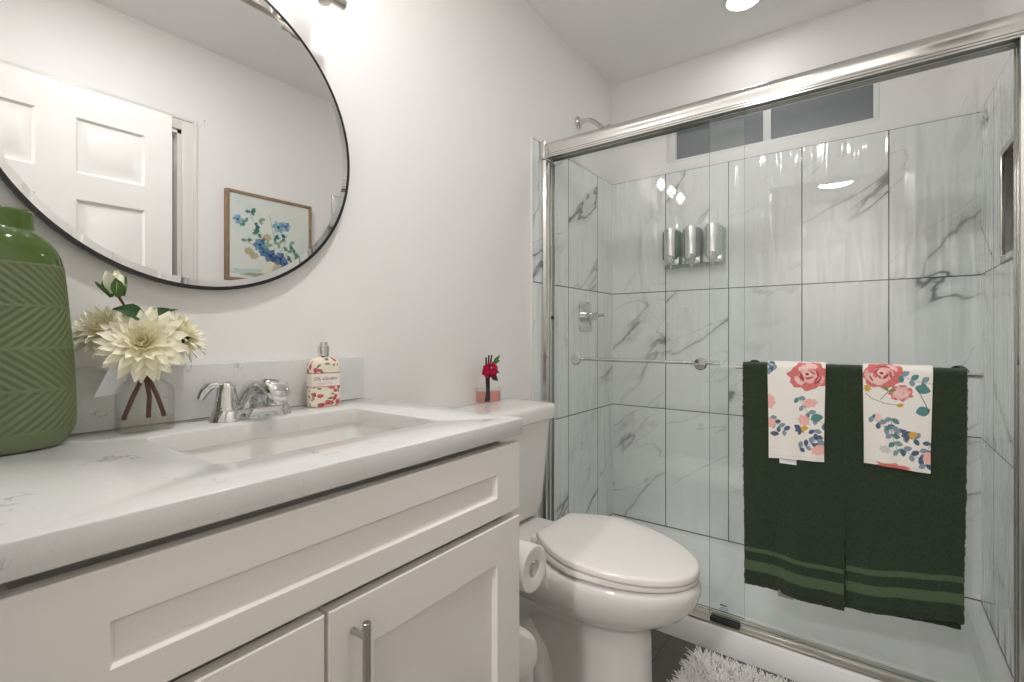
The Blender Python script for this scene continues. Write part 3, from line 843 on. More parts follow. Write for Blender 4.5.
for z in zz:
    r = float(np.interp(z, zs, rs_)); l = []
    for k in range(na):
        q = 2*PI*k/na
        off = 0.0; c = list(glaze[:3])+[0.07]
        if z < 0.285: c = list(carve[:3])+[0.5]
        if 0.027 <= z <= 0.2838:
            rowf = (z-0.0275)/0.0641; row = min(3, max(0, int(rowf))); fz = rowf-row
            colf = (q/(PI/2)) % 4; ci = int(colf); fa = colf-ci
            edge = min(fz, 1-fz)*0.0641 < 0.0022 or min(fa, 1-fa) < 0.022
            if not edge:
                sgn = 1 if (row+ci) % 2 == 1 else -1
                w = fa*7.0*1.35 + sgn*fz*5.0
                gq = 0.5+0.5*math.cos(2*PI*w)
                off = -0.0012*max(0.0, min(1.0, (gq-0.35)/0.4))
                if gq > 0.55: c = list(groovec[:3])+[0.5]
        a = math.cos(q); sn = math.sin(q)
        # flattened oval plan
        l.append((VC[0]+(r*0.62+off)*a, VC[1]+(r+off)*sn, CT+0.0005+z)); cols.append(c)
    loops.append(l)
for z, r in ((0.369, 0.042), (0.355, 0.040), (0.335, 0.039)):   # inside of the neck
    loops.append([(VC[0]+r*0.62*math.cos(2*PI*k/na), VC[1]+r*math.sin(2*PI*k/na), CT+z) for k in range(na)]); cols += [list(glaze[:3])+[0.1]]*na
b.loft(loops)
v = link('vase', b, M['vase'], loc=(VC[0], VC[1], CT), sharp=None, colors=cols, recalc=False)
tag(v, 'tall green ceramic vase with carved chevron panels and glossy shoulder', 'vase')

# ================================================================== FLOWERS IN THE GLASS BOTTLE
BV = (0.075, 0.318)
gv = thing('glass_vase', 'clear flat glass bottle vase holding cream flowers', 'vase', (BV[0], BV[1], CT))
def flask(hx, hy, z, r): return [(x, y, CT+z) for x, y in rrect(BV[0]-hx, BV[0]+hx, BV[1]-hy, BV[1]+hy, r, 5)]
b = MB()
b.loft([flask(0.024, 0.040, 0.0008, 0.010), flask(0.025, 0.0415, 0.004, 0.011), flask(0.025, 0.0415, 0.070, 0.011), flask(0.024, 0.039, 0.080, 0.012), flask(0.020, 0.030, 0.090, 0.014), flask(0.016, 0.018, 0.096, 0.0155), flask(0.0135, 0.0137, 0.101, 0.0133), flask(0.0132, 0.0132, 0.120, 0.0131), flask(0.0160, 0.0162, 0.124, 0.0159)], True, False)
link('bottle', b, M['vase_glass'], gv)
b = MB(); b.loft([flask(0.0225, 0.0385, 0.005, 0.010), flask(0.0232, 0.0395, 0.027, 0.010)]); link('water', b, M['water'], gv)
b = MB()
b.add([(0.090, 0.262, CT+0.120), (0.066, 0.300, CT+0.122), (0.050, 0.290, CT+0.070), (0.070, 0.245, CT+0.068), (0.0895, 0.2615, CT+0.1205), (0.0655, 0.2995, CT+0.1225), (0.0495, 0.2895, CT+0.0705), (0.0695, 0.2445, CT+0.0685)], [(0, 1, 2, 3), (7, 6, 5, 4), (0, 4, 5, 1), (1, 5, 6, 2), (2, 6, 7, 3), (3, 7, 4, 0)])
link('paper_tag', b, M['tag'], gv)

def petal(mb, cols, base, out, up, L, w, curl, shade0, nu=5):
    """pointed cupped petal; out = radial unit vector, up = flower axis"""
    side = up.cross(out).normalized()
    k = len(mb.v); vs = []; fs = []
    prof = [0.40, 0.78, 1.0, 0.84, 0.10]
    for i in range(nu):
        s = i/(nu-1)
        c = base + out*(L*s) + up*(L*curl*s*s)
        for j, t in enumerate((-1, 0, 1)):
            vs.append(c + side*(w*prof[i]*t) + up*(w*0.30*abs(t)))
            cols.append((min(1.0, shade0+0.75*s), 0, 0, 1))
    for i in range(nu-1):
        for j in range(2):
            fs.append((i*3+j, i*3+j+1, i*3+j+4, i*3+j+3))
    mb.add(vs, fs)
def dahlia(name, label, c, axis, rad, stem_pts, leaves=(), group='cream dahlias in the glass bottle'):
    c = Vector(c); ax = Vector(axis).normalized()
    t = thing(name, label, 'flower', tuple(stem_pts[-1]), group)
    u = ax.orthogonal().normalized(); w = ax.cross(u)
    b = MB(); cols = []
    for L, (n, tilt, ln, wd, hgt, cu) in enumerate(((15, -14, 0.98, 0.155, -0.05, -0.08), (16, 4, 1.0, 0.155, -0.01, -0.10), (15, 20, 0.90, 0.15, 0.01, -0.06), (14, 36, 0.76, 0.14, 0.03, 0.0), (12, 50, 0.60, 0.12, 0.05, 0.08), (9, 63, 0.46, 0.10, 0.07, 0.12), (7, 76, 0.34, 0.085, 0.08, 0.15))):
        for k in range(n):
            q = 2*PI*(k+0.5*(L % 2)+random.uniform(-.12, .12))/n
            rad_d = u*math.cos(q)+w*math.sin(q); ti = R(tilt+random.uniform(-6, 6))
            out = (rad_d*math.cos(ti)+ax*math.sin(ti)).normalized()
            upv = (ax*math.cos(ti)-rad_d*math.sin(ti)).normalized()
            petal(b, cols, c+ax*(rad*hgt)+rad_d*rad*0.06, out, upv, rad*ln*random.uniform(.92, 1.05), rad*wd, cu, 0.55 if L < 4 else 0.25)
    link('flower_head', b, M['dahlia'], t, sharp=None, colors=cols, recalc=False)
    b = MB(); b.tube([c-ax*rad*0.02]+[Vector(p) for p in stem_pts], [0.0042]+[0.0038]*len(stem_pts), 8); link('stem', b, M['stem'], t)
    for lf in leaves: leaf_part(t, *lf)
    return t
def leaf_part(parent, base, tip, w, mat='leaf_dark', cup=0.15, face=(0.8, -0.35, 0.5)):
    base, tip = Vector(base), Vector(tip); d = tip-base; L = d.length; d.normalize()
    side = d.cross(Vector(face)).normalized(); up = side.cross(d)
    b = MB(); vs = []; fs = []
    pr = [0.05, 0.6, 0.95, 1.0, 0.75, 0.4, 0.03]
    for i, p in enumerate(pr):
        s = i/(len(pr)-1)
        for t in (-1, -0.5, 0, 0.5, 1):
            vs.append(base+d*(L*s)+side*(w*p*t)+up*(w*cup*abs(t)*2+L*0.12*math.sin(PI*s)))
    for i in range(len(pr)-1):
        for j in range(4): fs.append((i*5+j, i*5+j+1, i*5+j+6, i*5+j+5))
    b.add(vs, fs); link('leaf', b, M[mat], parent, sharp=None, recalc=False)
NK = (BV[0], BV[1], CT+0.120)
dahlia('dahlia', 'large cream dahlia facing the room, lowest and frontmost in the glass bottle', (0.128, 0.300, 1.083), (0.80, -0.35, 0.32), 0.066,
       [(0.095, 0.312, 1.058), (0.079, 0.316, 1.035), (0.075, 0.314, 1.02), (0.072, 0.300, 0.985), (0.070, 0.286, 0.945)],
       [((0.098, 0.315, 1.062), (0.118, 0.352, 1.050), 0.014, 'leaf'), ((0.085, 0.345, 1.075), (0.100, 0.385, 1.093), 0.013)])
dahlia('dahlia', 'cream dahlia at left behind the frontmost one, against the wall', (0.062, 0.262, 1.108), (0.55, -0.55, 0.6), 0.052,
       [(0.066, 0.290, 1.075), (0.073, 0.314, 1.04), (0.075, 0.319, 1.02), (0.076, 0.324, 0.985), (0.078, 0.322, 0.945)])
dahlia('dahlia', 'cream dahlia at right behind the frontmost one, leaning toward the faucet', (0.080, 0.368, 1.100), (0.50, 0.45, 0.65), 0.055,
       [(0.077, 0.345, 1.07), (0.076, 0.324, 1.04), (0.076, 0.322, 1.02), (0.076, 0.336, 0.985), (0.076, 0.348, 0.945)],
       [((0.108, 0.308, 1.128), (0.118, 0.258, 1.142), 0.016), ((0.090, 0.318, 1.128), (0.100, 0.350, 1.146), 0.011), ((0.078, 0.335, 1.135), (0.085, 0.368, 1.147), 0.004)])
rb = thing('rosebud', 'white rosebud with green sepals rising above the cream dahlias', 'flower', (0.100, 0.270, 1.16))
b = MB(); cols = []
c = Vector((0.100, 0.270, 1.168)); ax = Vector((0.1, -0.22, 1)).normalized()
u = ax.orthogonal().normalized(); w = ax.cross(u)
b.lathe([(0.004, 0.0), (0.0105, 0.008), (0.0125, 0.018), (0.010, 0.030), (0.005, 0.037), (0.001, 0.039)], tuple(c), 14); cols += [(0.9, 0, 0, 1)]*len(b.v)
for k in range(4):
    q = 2*PI*k/4; rd = u*math.cos(q)+w*math.sin(q)
    petal(b, cols, c+rd*0.007+ax*0.004, (ax*0.99+rd*0.10).normalized(), (rd-ax*0.1).normalized(), 0.038, 0.011, -0.10, 0.8)
link('bud', b, M['dahlia'], rb, sharp=None, colors=cols, recalc=False)
b = MB(); cols = []
for k in range(5):
    q = 2*PI*(k+.3)/5; rd = u*math.cos(q)+w*math.sin(q)
    petal(b, cols, c+rd*0.0075-ax*0.002, (ax*0.93+rd*0.36).normalized(), (rd-ax*0.36).normalized(), 0.034, 0.0095, -0.12+0.3*(k % 2), 0.5)
link('sepals', b, M['leaf'], rb, sharp=None, recalc=False)
b = MB(); b.tube([c+ax*0.002, c-ax*0.016+Vector((0, 0.006, 0)), (0.092, 0.290, 1.12), (0.080, 0.312, 1.06), (0.0755, 0.3185, 1.03)], 0.0022, 8); link('stem', b, M['stem'], rb)

# ================================================================== PRINTED SOAP BOTTLE
SB = (0.066, 0.688)
bt = thing('soap_bottle', 'flower-printed bottle with chrome cap standing by the faucet', 'bottle', (SB[0], SB[1], CT))
cv = Canvas(0.20, 0.15, 360, 270, srgb(236, 226, 205))
rr_ = random.Random(5)
for k in range(120):
    x, y = rr_.uniform(0, 0.2), rr_.uniform(0, 0.15)
    cv.leaf(x, y, rr_.uniform(0.006, 0.011), 0.0022, rr_.uniform(0, 360), srgb(88, 92, 62) if k % 2 else srgb(120, 120, 84))
for k in range(64):
    x, y, s = rr_.uniform(0, 0.2), rr_.uniform(0, 0.15), rr_.uniform(0.0035, 0.0072)
    cv.ell(x, y, s, s*0.9, 0, srgb(180, 36, 66), 1, 0.12, k); cv.ell(x, y, s*0.55, s*0.5, 0, srgb(226, 110, 128)); cv.ell(x, y, s*0.25, s*0.25, 0, srgb(150, 20, 50))
# label band around the middle
cv.mask(np.abs(cv.Y-0.066)-0.0165, srgb(241, 230, 222)); 
for yy in (0.0495, 0.0825): cv.mask(np.abs(cv.Y-yy)-0.0011, srgb(176, 120, 112))
prof = [(0.0, 0.90), (0.002, 0.965), (0.006, 1.0), (0.096, 1.0), (0.106, 0.95), (0.113, 0.82), (0.118, 0.62), (0.122, 0.42), (0.124, 0.32)]
hx, hy = 0.020, 0.0385
zz = np.concatenate([[0, 0.002, 0.006], np.linspace(0.008, 0.096, 90), np.linspace(0.098, 0.124, 16)])
loops = []; cols = []; nb = 150
SB_ROT = R(-12)
def sbp(a, s):
    ca, sa = math.cos(a), math.sin(a)
    x = hx*math.copysign(abs(ca)**0.55, ca); y = hy*math.copysign(abs(sa)**0.55, sa)
    x, y = x*(s if s > 0.5 else s), y*s
    return SB[0]+x*math.cos(SB_ROT)-y*math.sin(SB_ROT), SB[1]+x*math.sin(SB_ROT)+y*math.cos(SB_ROT)
for z in zz:
    s = float(np.interp(z, [p[0] for p in prof], [p[1] for p in prof])); l = []
    for k in range(nb):
        x, y = sbp(2*PI*k/nb, s); l.append((x, y, CT+0.0006+z))
    loops.append(l); cols.append(cv.sample(np.linspace(0, 0.2, nb), np.full(nb, z)))
b = MB(); b.loft(loops); link('body', b, M['print_gloss'], bt, sharp=None, colors=np.concatenate(cols), recalc=False)
b = MB(); b.lathe([(0.0125, 0.1245), (0.0125, 0.1265), (0.0135, 0.128), (0.0135, 0.149), (0.0110, 0.151), (0.0095, 0.153), (0.0090, 0.158), (0.002, 0.159)], (SB[0], SB[1], CT), 18); link('cap', b, M['chrome'], bt, sharp=30)
def lettering(name, body, loc, size, rot, mat, parent, shear=0.25):
    cu = bpy.data.curves.new(name, 'FONT'); cu.body = body; cu.size = size; cu.shear = shear; cu.align_x = 'CENTER'; cu.extrude = 0.0001
    o = bpy.data.objects.new('tmp', cu); COL.objects.link(o)
    dg = bpy.context.evaluated_depsgraph_get()
    me = bpy.data.meshes.new_from_object(o.evaluated_get(dg)); bpy.data.objects.remove(o); bpy.data.curves.remove(cu)
    me.name = name; me.materials.clear(); me.materials.append(mat)
    me.transform(Matrix.Translation(Vector(loc)-origin(parent)) @ rot)
    q = bpy.data.objects.new(name, me); COL.objects.link(q); q.parent = parent
    return q
rot = Matrix.Rotation(R(90)+SB_ROT, 4, 'Z') @ Matrix.Rotation(R(90), 4, 'X')
nv = Vector((math.cos(SB_ROT), math.sin(SB_ROT), 0)); sd = Vector((-math.sin(SB_ROT), math.cos(SB_ROT), 0))
p = Vector((SB[0], SB[1], CT+0.066))+nv*(hx+0.0004)-sd*0.004
lettering('lettering', 'Oh, Garden', p, 0.0115, rot, M['ink'], bt, 0.4)
b = MB()
for zq, a0, a1 in ((0.058, -0.024, 0.014), (0.0545, -0.024, -0.004)):
    q0 = Vector((SB[0], SB[1], CT+zq))+nv*(hx+0.0003)
    vs = [q0+sd*a0, q0+sd*a1, q0+sd*a1+Vector((0, 0, 0.0007)), q0+sd*a0+Vector((0, 0, 0.0007))]
    b.add(vs, [(0, 1, 2, 3)])
link('label_line', b, M['gold'], bt, recalc=False)

# ================================================================== TOILET
TY = 1.335
to = thing('toilet', 'white two-piece toilet between the vanity and the shower', 'toilet', (0.35, TY, 0.0))
TT = 1.312   # tank centre
def tank_loop(x0, x1, hw, z, n=6, bow=0.0):
    pts = []
    r = min(0.045, (x1-x0)/2.2)
    for x, y in rrect(x0, x1, TT-hw, TT+hw, r, n):
        if x > (x0+x1)/2: x = x + bow*(1-((y-TT)/hw)**2)
        pts.append((x, y, z))
    return pts
b = MB()
b.loft([tank_loop(0.045, 0.170, 0.165, 0.442), tank_loop(0.035, 0.195, 0.183, 0.458), tank_loop(0.030, 0.203, 0.190, 0.50, bow=0.008), tank_loop(0.020, 0.220, 0.212, 0.79, bow=0.014), tank_loop(0.020, 0.220, 0.212, 0.794, bow=0.014)])
link('tank', b, M['porcelain'], to, sharp=50)
b = MB()
b.loft([tank_loop(0.012, 0.226, 0.220, 0.7945, bow=0.014), tank_loop(0.010, 0.234, 0.226, 0.800, bow=0.016), tank_loop(0.010, 0.236, 0.228, 0.836, bow=0.016), tank_loop(0.014, 0.231, 0.223, 0.847, bow=0.016), tank_loop(0.026, 0.214, 0.206, 0.8515, bow=0.014), tank_loop(0.06, 0.17, 0.15, 0.854, bow=0.01)])
link('tank_lid', b, M['porcelain'], to, sharp=50)
b = MB(); b.lathe([(0.014, 0.0), (0.014, 0.006), (0.008, 0.012)], (0.2365, 1.17, 0.735), 16, 'x'); b.tube([(0.250, 1.17, 0.735), (0.254, 1.185, 0.733), (0.254, 1.235, 0.728)], [0.006, 0.007, 0.0055], 12); link('flush_lever', b, M['chrome'], to)
def egg(x0, xm, x1, hb, hw, z, n=40, zs=0.0, pw=2.0):
    """egg plan: straight back of half-width hb at x0, widest hw at xm, round tip at x1"""
    half = []
    for k in range(n//2+1):          # tip half
        a = PI/2*k/(n//2)
        half.append((xm+(x1-xm)*math.cos(a), hw*math.sin(a)**(2/pw)))
    for k in range(1, 9):
        s = k/8; half.append((xm+(x0-xm)*s, hb+(hw-hb)*math.cos(PI/2*s)))
    half.append((x0, hb*0.5))
    full = half+[(x, -y) for x, y in reversed(half) if y > 1e-6 or x < xm]
    seen = []
    for p in full:
        if not seen or (abs(p[0]-seen[-1][0])+abs(p[1]-seen[-1][1])) > 1e-7: seen.append(p)
    return [(x, TY+y, z+zs*(xm-x)) for x, y in seen]
b = MB()
rim = 0.432
b.loft([egg(0.215, 0.50, 0.658, 0.085, 0.104, 0.0, pw=3.2), egg(0.215, 0.50, 0.655, 0.080, 0.100, 0.015, pw=3.2), egg(0.225, 0.50, 0.651, 0.070, 0.096, 0.10, pw=3.2), egg(0.22, 0.50, 0.650, 0.075, 0.098, 0.22, pw=3.0), egg(0.21, 0.49, 0.648, 0.09, 0.106, 0.270, pw=2.6), egg(0.20, 0.49, 0.664, 0.10, 0.120, 0.287, pw=2.2),
        egg(0.185, 0.49, 0.710, 0.115, 0.146, 0.305), egg(0.175, 0.495, 0.752, 0.125, 0.168, 0.334), egg(0.17, 0.495, 0.779, 0.130, 0.181, 0.365), egg(0.17, 0.495, 0.791, 0.130, 0.187, 0.398), egg(0.17, 0.495, 0.790, 0.125, 0.187, 0.414), egg(0.18, 0.495, 0.784, 0.12, 0.184, rim-0.004), egg(0.185, 0.495, 0.774, 0.115, 0.178, rim),
        egg(0.29, 0.49, 0.735, 0.10, 0.135, rim), egg(0.30, 0.49, 0.72, 0.09, 0.125, 0.34), egg(0.40, 0.49, 0.62, 0.05, 0.07, 0.24)])
# deck under the tank
b.loft([[(x, y, z) for x, y in rrect(0.04, 0.315, TY-hw, TY+hw, 0.035)] for z, hw in ((0.30, 0.085), (0.36, 0.115), (0.432, 0.128), (0.440, 0.124))])
# trapway relief on both sides
for s in (-1, 1):
    y = TY+s*0.058
    path = [(0.52, y+s*0.012, 0.27), (0.43, y+s*0.012, 0.275), (0.35, y+s*0.012, 0.285), (0.285, y+s*0.010, 0.262), (0.262, y+s*0.008, 0.215), (0.285, y+s*0.008, 0.168), (0.33, y+s*0.008, 0.125), (0.345, y+s*0.008, 0.07), (0.34, y+s*0.008, 0.004)]
    b.tube(path, [0.030, 0.040, 0.046, 0.048, 0.048, 0.048, 0.050, 0.054, 0.060], 18, flat=0.95)
bowl = link('bowl', b, M['porcelain'], to, sharp=60)
for s in (-1, 1):
    b = MB(); b.lathe([(0.013, 0.0), (0.013, 0.006), (0.009, 0.013), (0.001, 0.015)], (0.37, TY+s*0.118, 0.008), 14); link('bolt_cap', b, M['white_plastic'], to)
ZS = 0.066
b = MB()
b.loft([egg(0.338, 0.51, 0.779, 0.098, 0.180, rim+0.0105, zs=ZS*.35), egg(0.335, 0.51, 0.786, 0.100, 0.185, rim+0.0130, zs=ZS*.45), egg(0.335, 0.51, 0.786, 0.100, 0.185, rim+0.0265, zs=ZS*.85), egg(0.338, 0.51, 0.781, 0.098, 0.181, rim+0.0290, zs=ZS*.9)])
link('seat', b, M['seat'], to, sharp=60)
b = MB()
l0 = rim+0.0335
b.loft([egg(0.338, 0.51, 0.782, 0.098, 0.181, l0, zs=ZS), egg(0.335, 0.51, 0.787, 0.100, 0.186, l0+0.002, zs=ZS), egg(0.335, 0.51, 0.787, 0.100, 0.186, l0+0.014, zs=ZS), egg(0.337, 0.51, 0.784, 0.098, 0.183, l0+0.0180, zs=ZS), egg(0.343, 0.51, 0.775, 0.092, 0.174, l0+0.0198, zs=ZS), egg(0.38, 0.51, 0.70, 0.06, 0.11, l0+0.022, zs=ZS)])
link('seat_lid', b, M['seat'], to, sharp=60)
for s in (-1, 1):
    b = MB(); b.box(0.300, 0.345, TY+s*0.068-0.018, TY+s*0.068+0.018, 0.4385, 0.470, 0.006); link('hinge', b, M['white_plastic'], to)

# bin
bn = thing('trash_bin', 'small round white bin on the floor between vanity and toilet', 'bin', (0.408, 0.948, 0.0))
b = MB(); b.lathe([(0.078, 0.0), (0.080, 0.003), (0.093, 0.296), (0.095, 0.298)], (0.408, 0.948, 0.0), 40); link('body', b, M['white_plastic'], bn)
b = MB(); b.lathe([(0.0965, 0.2985), (0.1015, 0.303), (0.1015, 0.318), (0.098, 0.325), (0.088, 0.328), (0.002, 0.331)], (0.408, 0.948, 0.0), 40); link('lid', b, M['white_plastic'], bn)

# toilet paper ------------------------------------------------------------
PC = Vector((0.492, 0.916, 0.580))
hp = thing('paper_holder', 'chrome toilet paper holder on the side of the vanity cabinet', 'paper holder', (0.44, 0.8385, 0.580))
b = MB(); b.lathe([(0.022, 0.0), (0.022, 0.006), (0.016, 0.010)], (0.405, 0.8387, 0.580), 22, 'y'); link('wall_plate', b, M['chrome'], hp)
b = MB(); b.tube([(0.405, 0.848, 0.580), (0.405, 0.906, 0.580), (0.409, 0.914, 0.580), (0.416, 0.916, 0.580), (0.536, 0.916, 0.580)], 0.006, 14); b.sphere((0.537, 0.916, 0.580), 0.0065, 14); link('arm', b, M['chrome'], hp)
b = MB()
ro, ri = 0.051, 0.0215
b.lathe([(ri, -0.050), (ro-0.002, -0.050), (ro, -0.048), (ro, 0.048), (ro-0.002, 0.050), (ri, 0.050), (ri-0.0015, 0.049), (ri-0.0015, -0.049)], (0, 0, 0), 44, 'x', caps=False)
k = len(b.v)//44
b.f += [((k-1)*44+j, (k-1)*44+(j+1) % 44, (j+1) % 44, j) for j in range(44)]; b.mi += [0]*44
b.v = [(p[0]+PC.x, p[1]+PC.y, p[2]+PC.z-0.0142) for p in b.v]
tp = link('toilet_paper', b, M['paper'], loc=(PC.x, PC.y, PC.z-0.05))
tag(tp, 'white toilet paper roll on the chrome holder, sheet hanging down', 'toilet paper')
b = MB(); P = []
for i in range(14):
    s = i/13
    if s < 0.4:
        a = R(70-70*s/0.4); y, z = PC.y+(ro+0.0008)*math.cos(a), PC.z-0.0142+(ro+0.0008)*math.sin(a)
    else:
        q = (s-0.4)/0.6; y = PC.y+ro+0.0008+0.010*q*q; z = PC.z-0.0142-0.078*q
    P.append([(PC.x-0.048+0.096*j/6, y, z+(0.010*(j/6-0.5) if s > 0.9 else 0)) for j in range(7)])
b.grid(P); sheet = link('loose_sheet', b, M['paper'], tp, sharp=None)
mo = sheet.modifiers.new('thickness', 'SOLIDIFY'); mo.thickness = 0.0006

# small flower bottle on the tank -----------------------------------------
FC = Vector((0.062, 1.338, 0.8530)); fa = R(-24)
fx = Vector((math.cos(fa), math.sin(fa), 0)); fy = Vector((-math.sin(fa), math.cos(fa), 0))
def fp(u, v, z): return FC+fx*u+fy*v+Vector((0, 0, z))
fv = thing('glass_diffuser', 'small rectangular glass holder of pink water on the toilet tank', 'vase', tuple(FC))
def fl(hu, hv, z, r=0.004): return [fp(u, v, z) for u, v in rrect(-hu, hu, -hv, hv, r, 3)]
b = MB(); b.loft([fl(0.019, 0.044, 0.0005), fl(0.019, 0.044, 0.058)], True, False); b.loft([fl(0.0165, 0.0415, 0.006), fl(0.0165, 0.0415, 0.058)], True, False); b.loft([fl(0.019, 0.044, 0.058), fl(0.0165, 0.0415, 0.058)], False, False)
link('glass', b, M['vase_glass'], fv)
b = MB(); b.loft([fl(0.0160, 0.041, 0.0065), fl(0.0160, 0.041, 0.044)]); link('water', b, M['pink_water'], fv)
sp = thing('flower_sprig', 'magenta flower sprig with green leaves in the pink glass holder', 'flower', tuple(fp(0, 0, 0.01)))
b = MB(); cols = []
cc = fp(0.014, -0.006, 0.112)
for k in range(24):
    d = Vector((random.gauss(0, 1), random.gauss(0, 1), random.gauss(0, .8))); d.normalize(); d *= random.uniform(0.014, 0.030)
    c1 = cc+Vector((d.x*.7, d.y*1.3, d.z*.8+0.006)); axk = (d+Vector((0.02, -0.01, 0.01))).normalized()
    u = axk.orthogonal().normalized(); w = axk.cross(u)
    for i in range(6):
        q = 2*PI*i/6; rd = u*math.cos(q)+w*math.sin(q)
        petal(b, cols, c1, (rd*0.8+axk*0.5).normalized(), (axk*.8-rd*.5).normalized(), 0.013, 0.0058, 0.25, 0)
    b.sphere(c1, 0.006, 8)
link('blossom', b, M['magenta'], sp, sharp=None, recalc=False)
b = MB()
for k in range(5):
    a = random.uniform(-0.010, 0.010); b.tube([fp(0.002, a*1.4, 0.0075), fp(0.006, a*0.6-0.002, 0.06), fp(0.012, a*0.8-0.006, 0.110)], 0.0030, 8)
link('stem', b, M['stem_dark'], sp)
leaf_part(sp, fp(0.006, 0.006, 0.098), fp(0.014, 0.030, 0.078), 0.012)
leaf_part(sp, fp(0.004, 0.012, 0.118), fp(0.004, 0.042, 0.106), 0.007)
leaf_part(sp, fp(0.0, 0.018, 0.140), fp(0.002, 0.046, 0.172), 0.0065, 'leaf')
leaf_part(sp, fp(0.0, 0.016, 0.138), fp(-0.004, 0.050, 0.152), 0.0055, 'leaf')
for k, (v0, v1, h) in enumerate(((-0.008, -0.008, 0.164), (0.000, 0.003, 0.172), (0.006, 0.014, 0.172))):
    b = MB(); b.tube([fp(-0.006, v0*0.2, 0.0075), fp(-0.004, v0*.7, 0.09), fp(-0.002, v1, h)], 0.0031, 10)
    tag(link('reed_stick', b, M['stem_dark'], loc=tuple(fp(-0.006, v0*0.2, 0.0075))), 'dark reed stick rising above the magenta sprig, %s' % ('nearest the vanity', 'the middle one of three', 'nearest the shower')[k], 'reed stick', 'dark reeds in the pink glass holder')

# ================================================================== TOWELS
def drape(x0, x1, yb, zb, rad, front, back, nx, ds, shape):
    """sheet hung over a bar: returns grid of points and arclength from the front hem"""
    path = []
    n1 = max(2, int(front/ds)); n2 = max(2, int(back/ds)); na_ = max(6, int(PI*rad/ds))
    for i in range(n1): path.append((yb-rad, zb-front*(1-i/n1), front*(1-i/n1), -1))
    for i in range(na_+1):
        a = PI-PI*i/na_; path.append((yb+rad*math.cos(a), zb+rad*math.sin(a), 0, 0))
    for i in range(1, n2+1): path.append((yb+rad, zb-back*i/n2, back*i/n2, 1))
    P = []; UV = []
    L = 0; prev = None
    for (y, z, drop, side) in path:
        if prev: L += math.hypot(y-prev[0], z-prev[1])
        prev = (y, z); row = []; uv = []
        for j in range(nx):
            u = j/(nx-1)
            row.append(shape(u, x0+(x1-x0)*u, y, z, drop, side)); uv.append((u, L, drop, side))
        P.append(row); UV.append(uv)
    return P, UV
def towel(name, label, x0, x1, front, back, sk, bands, seed, group, bshift=0.0):
    rg = np.random.default_rng(seed); nx = 100; ds = 0.0032; ph = rg.uniform(0, 6, 6)
    yb, zb, rad = 1.728, 0.992, 0.0138
    def shp(u, x, y, z, drop, side):
        k = min(1.0, (drop/0.55)**2)
        wv = (0.006*math.sin(2.1*PI*u+ph[0])+0.004*math.sin(4.3*PI*u+ph[1]+drop*3))*k
        y2 = y + wv*(1 if side <= 0 else 0.35)
        if side > 0: y2 = min(y2, yb+rad+0.012)
        nar = 1-sk*k*0.5
        xm = (x0+x1)/2; x2 = xm+(x-xm)*nar + (bshift*min(1, drop/0.3) if side > 0 else 0)
        z2 = z-(0.010*math.sin(PI*u+ph[2])+0.020*(u-0.5)*-1*(1 if side < 0 else 0.2))*min(1, drop/0.5)
        return [x2, y2, z2]
    P, UV = drape(x0, x1, yb, zb, rad, front, back, nx, ds, shp)
    P = np.array(P); nu = len(P)
    P = P + rg.normal(0, 0.00055, P.shape)
    cols = np.zeros((nu, nx, 4)); drop = np.array(UV)[..., 2]; side = np.array(UV)[..., 3]
    dark, light = np.array(srgb(40, 55, 35)), np.array(srgb(84, 100, 70))
    cols[:] = dark
    cols *= rg.uniform(0.75, 1.25, (nu, nx, 1)); cols[..., 3] = 1
    fl_ = front*(1)
    for side_, ln in ((-1, front), (1, back)):
        for d0, d1 in bands:
            m_ = (side == side_) & (ln-drop > d0) & (ln-drop < d1)
            cols[m_] = light
    # hem seam
        m_ = (side == side_) & (ln-drop > 0.012) & (ln-drop < 0.0145); cols[m_] = dark*0.6
    b = MB(); b.grid(P.tolist())
    o = link(name, b, M['terry'], sharp=None, colors=cols.reshape(-1, 4), recalc=False, loc=((x0+x1)/2, yb, zb))
    mo = o.modifiers.new('pile', 'SOLIDIFY'); mo.thickness = 0.0085; mo.offset = 0.0; mo.use_even_offset = False
    return tag(o, label, 'towel', group)
G1 = 'green bath towels on the shower door bar'
BANDS = ((0.048, 0.080), (0.106, 0.122))
t1 = towel('bath_towel', 'dark green bath towel hanging on the shower door bar, nearer the toilet', 0.824, 1.1005, 0.700, 0.675, 0.065, BANDS, 3, G1, 0.012)
t2 = towel('bath_towel', 'dark green bath towel hanging on the shower door bar, nearer the right tile wall', 1.0945, 1.360, 0.672, 0.690, 0.080, BANDS, 8, G1, -0.004)
b = MB(); b.box(0.925, 0.968, 1.7125, 1.7135, 0.281, 0.300); link('care_label', b, M['steel'], t1)

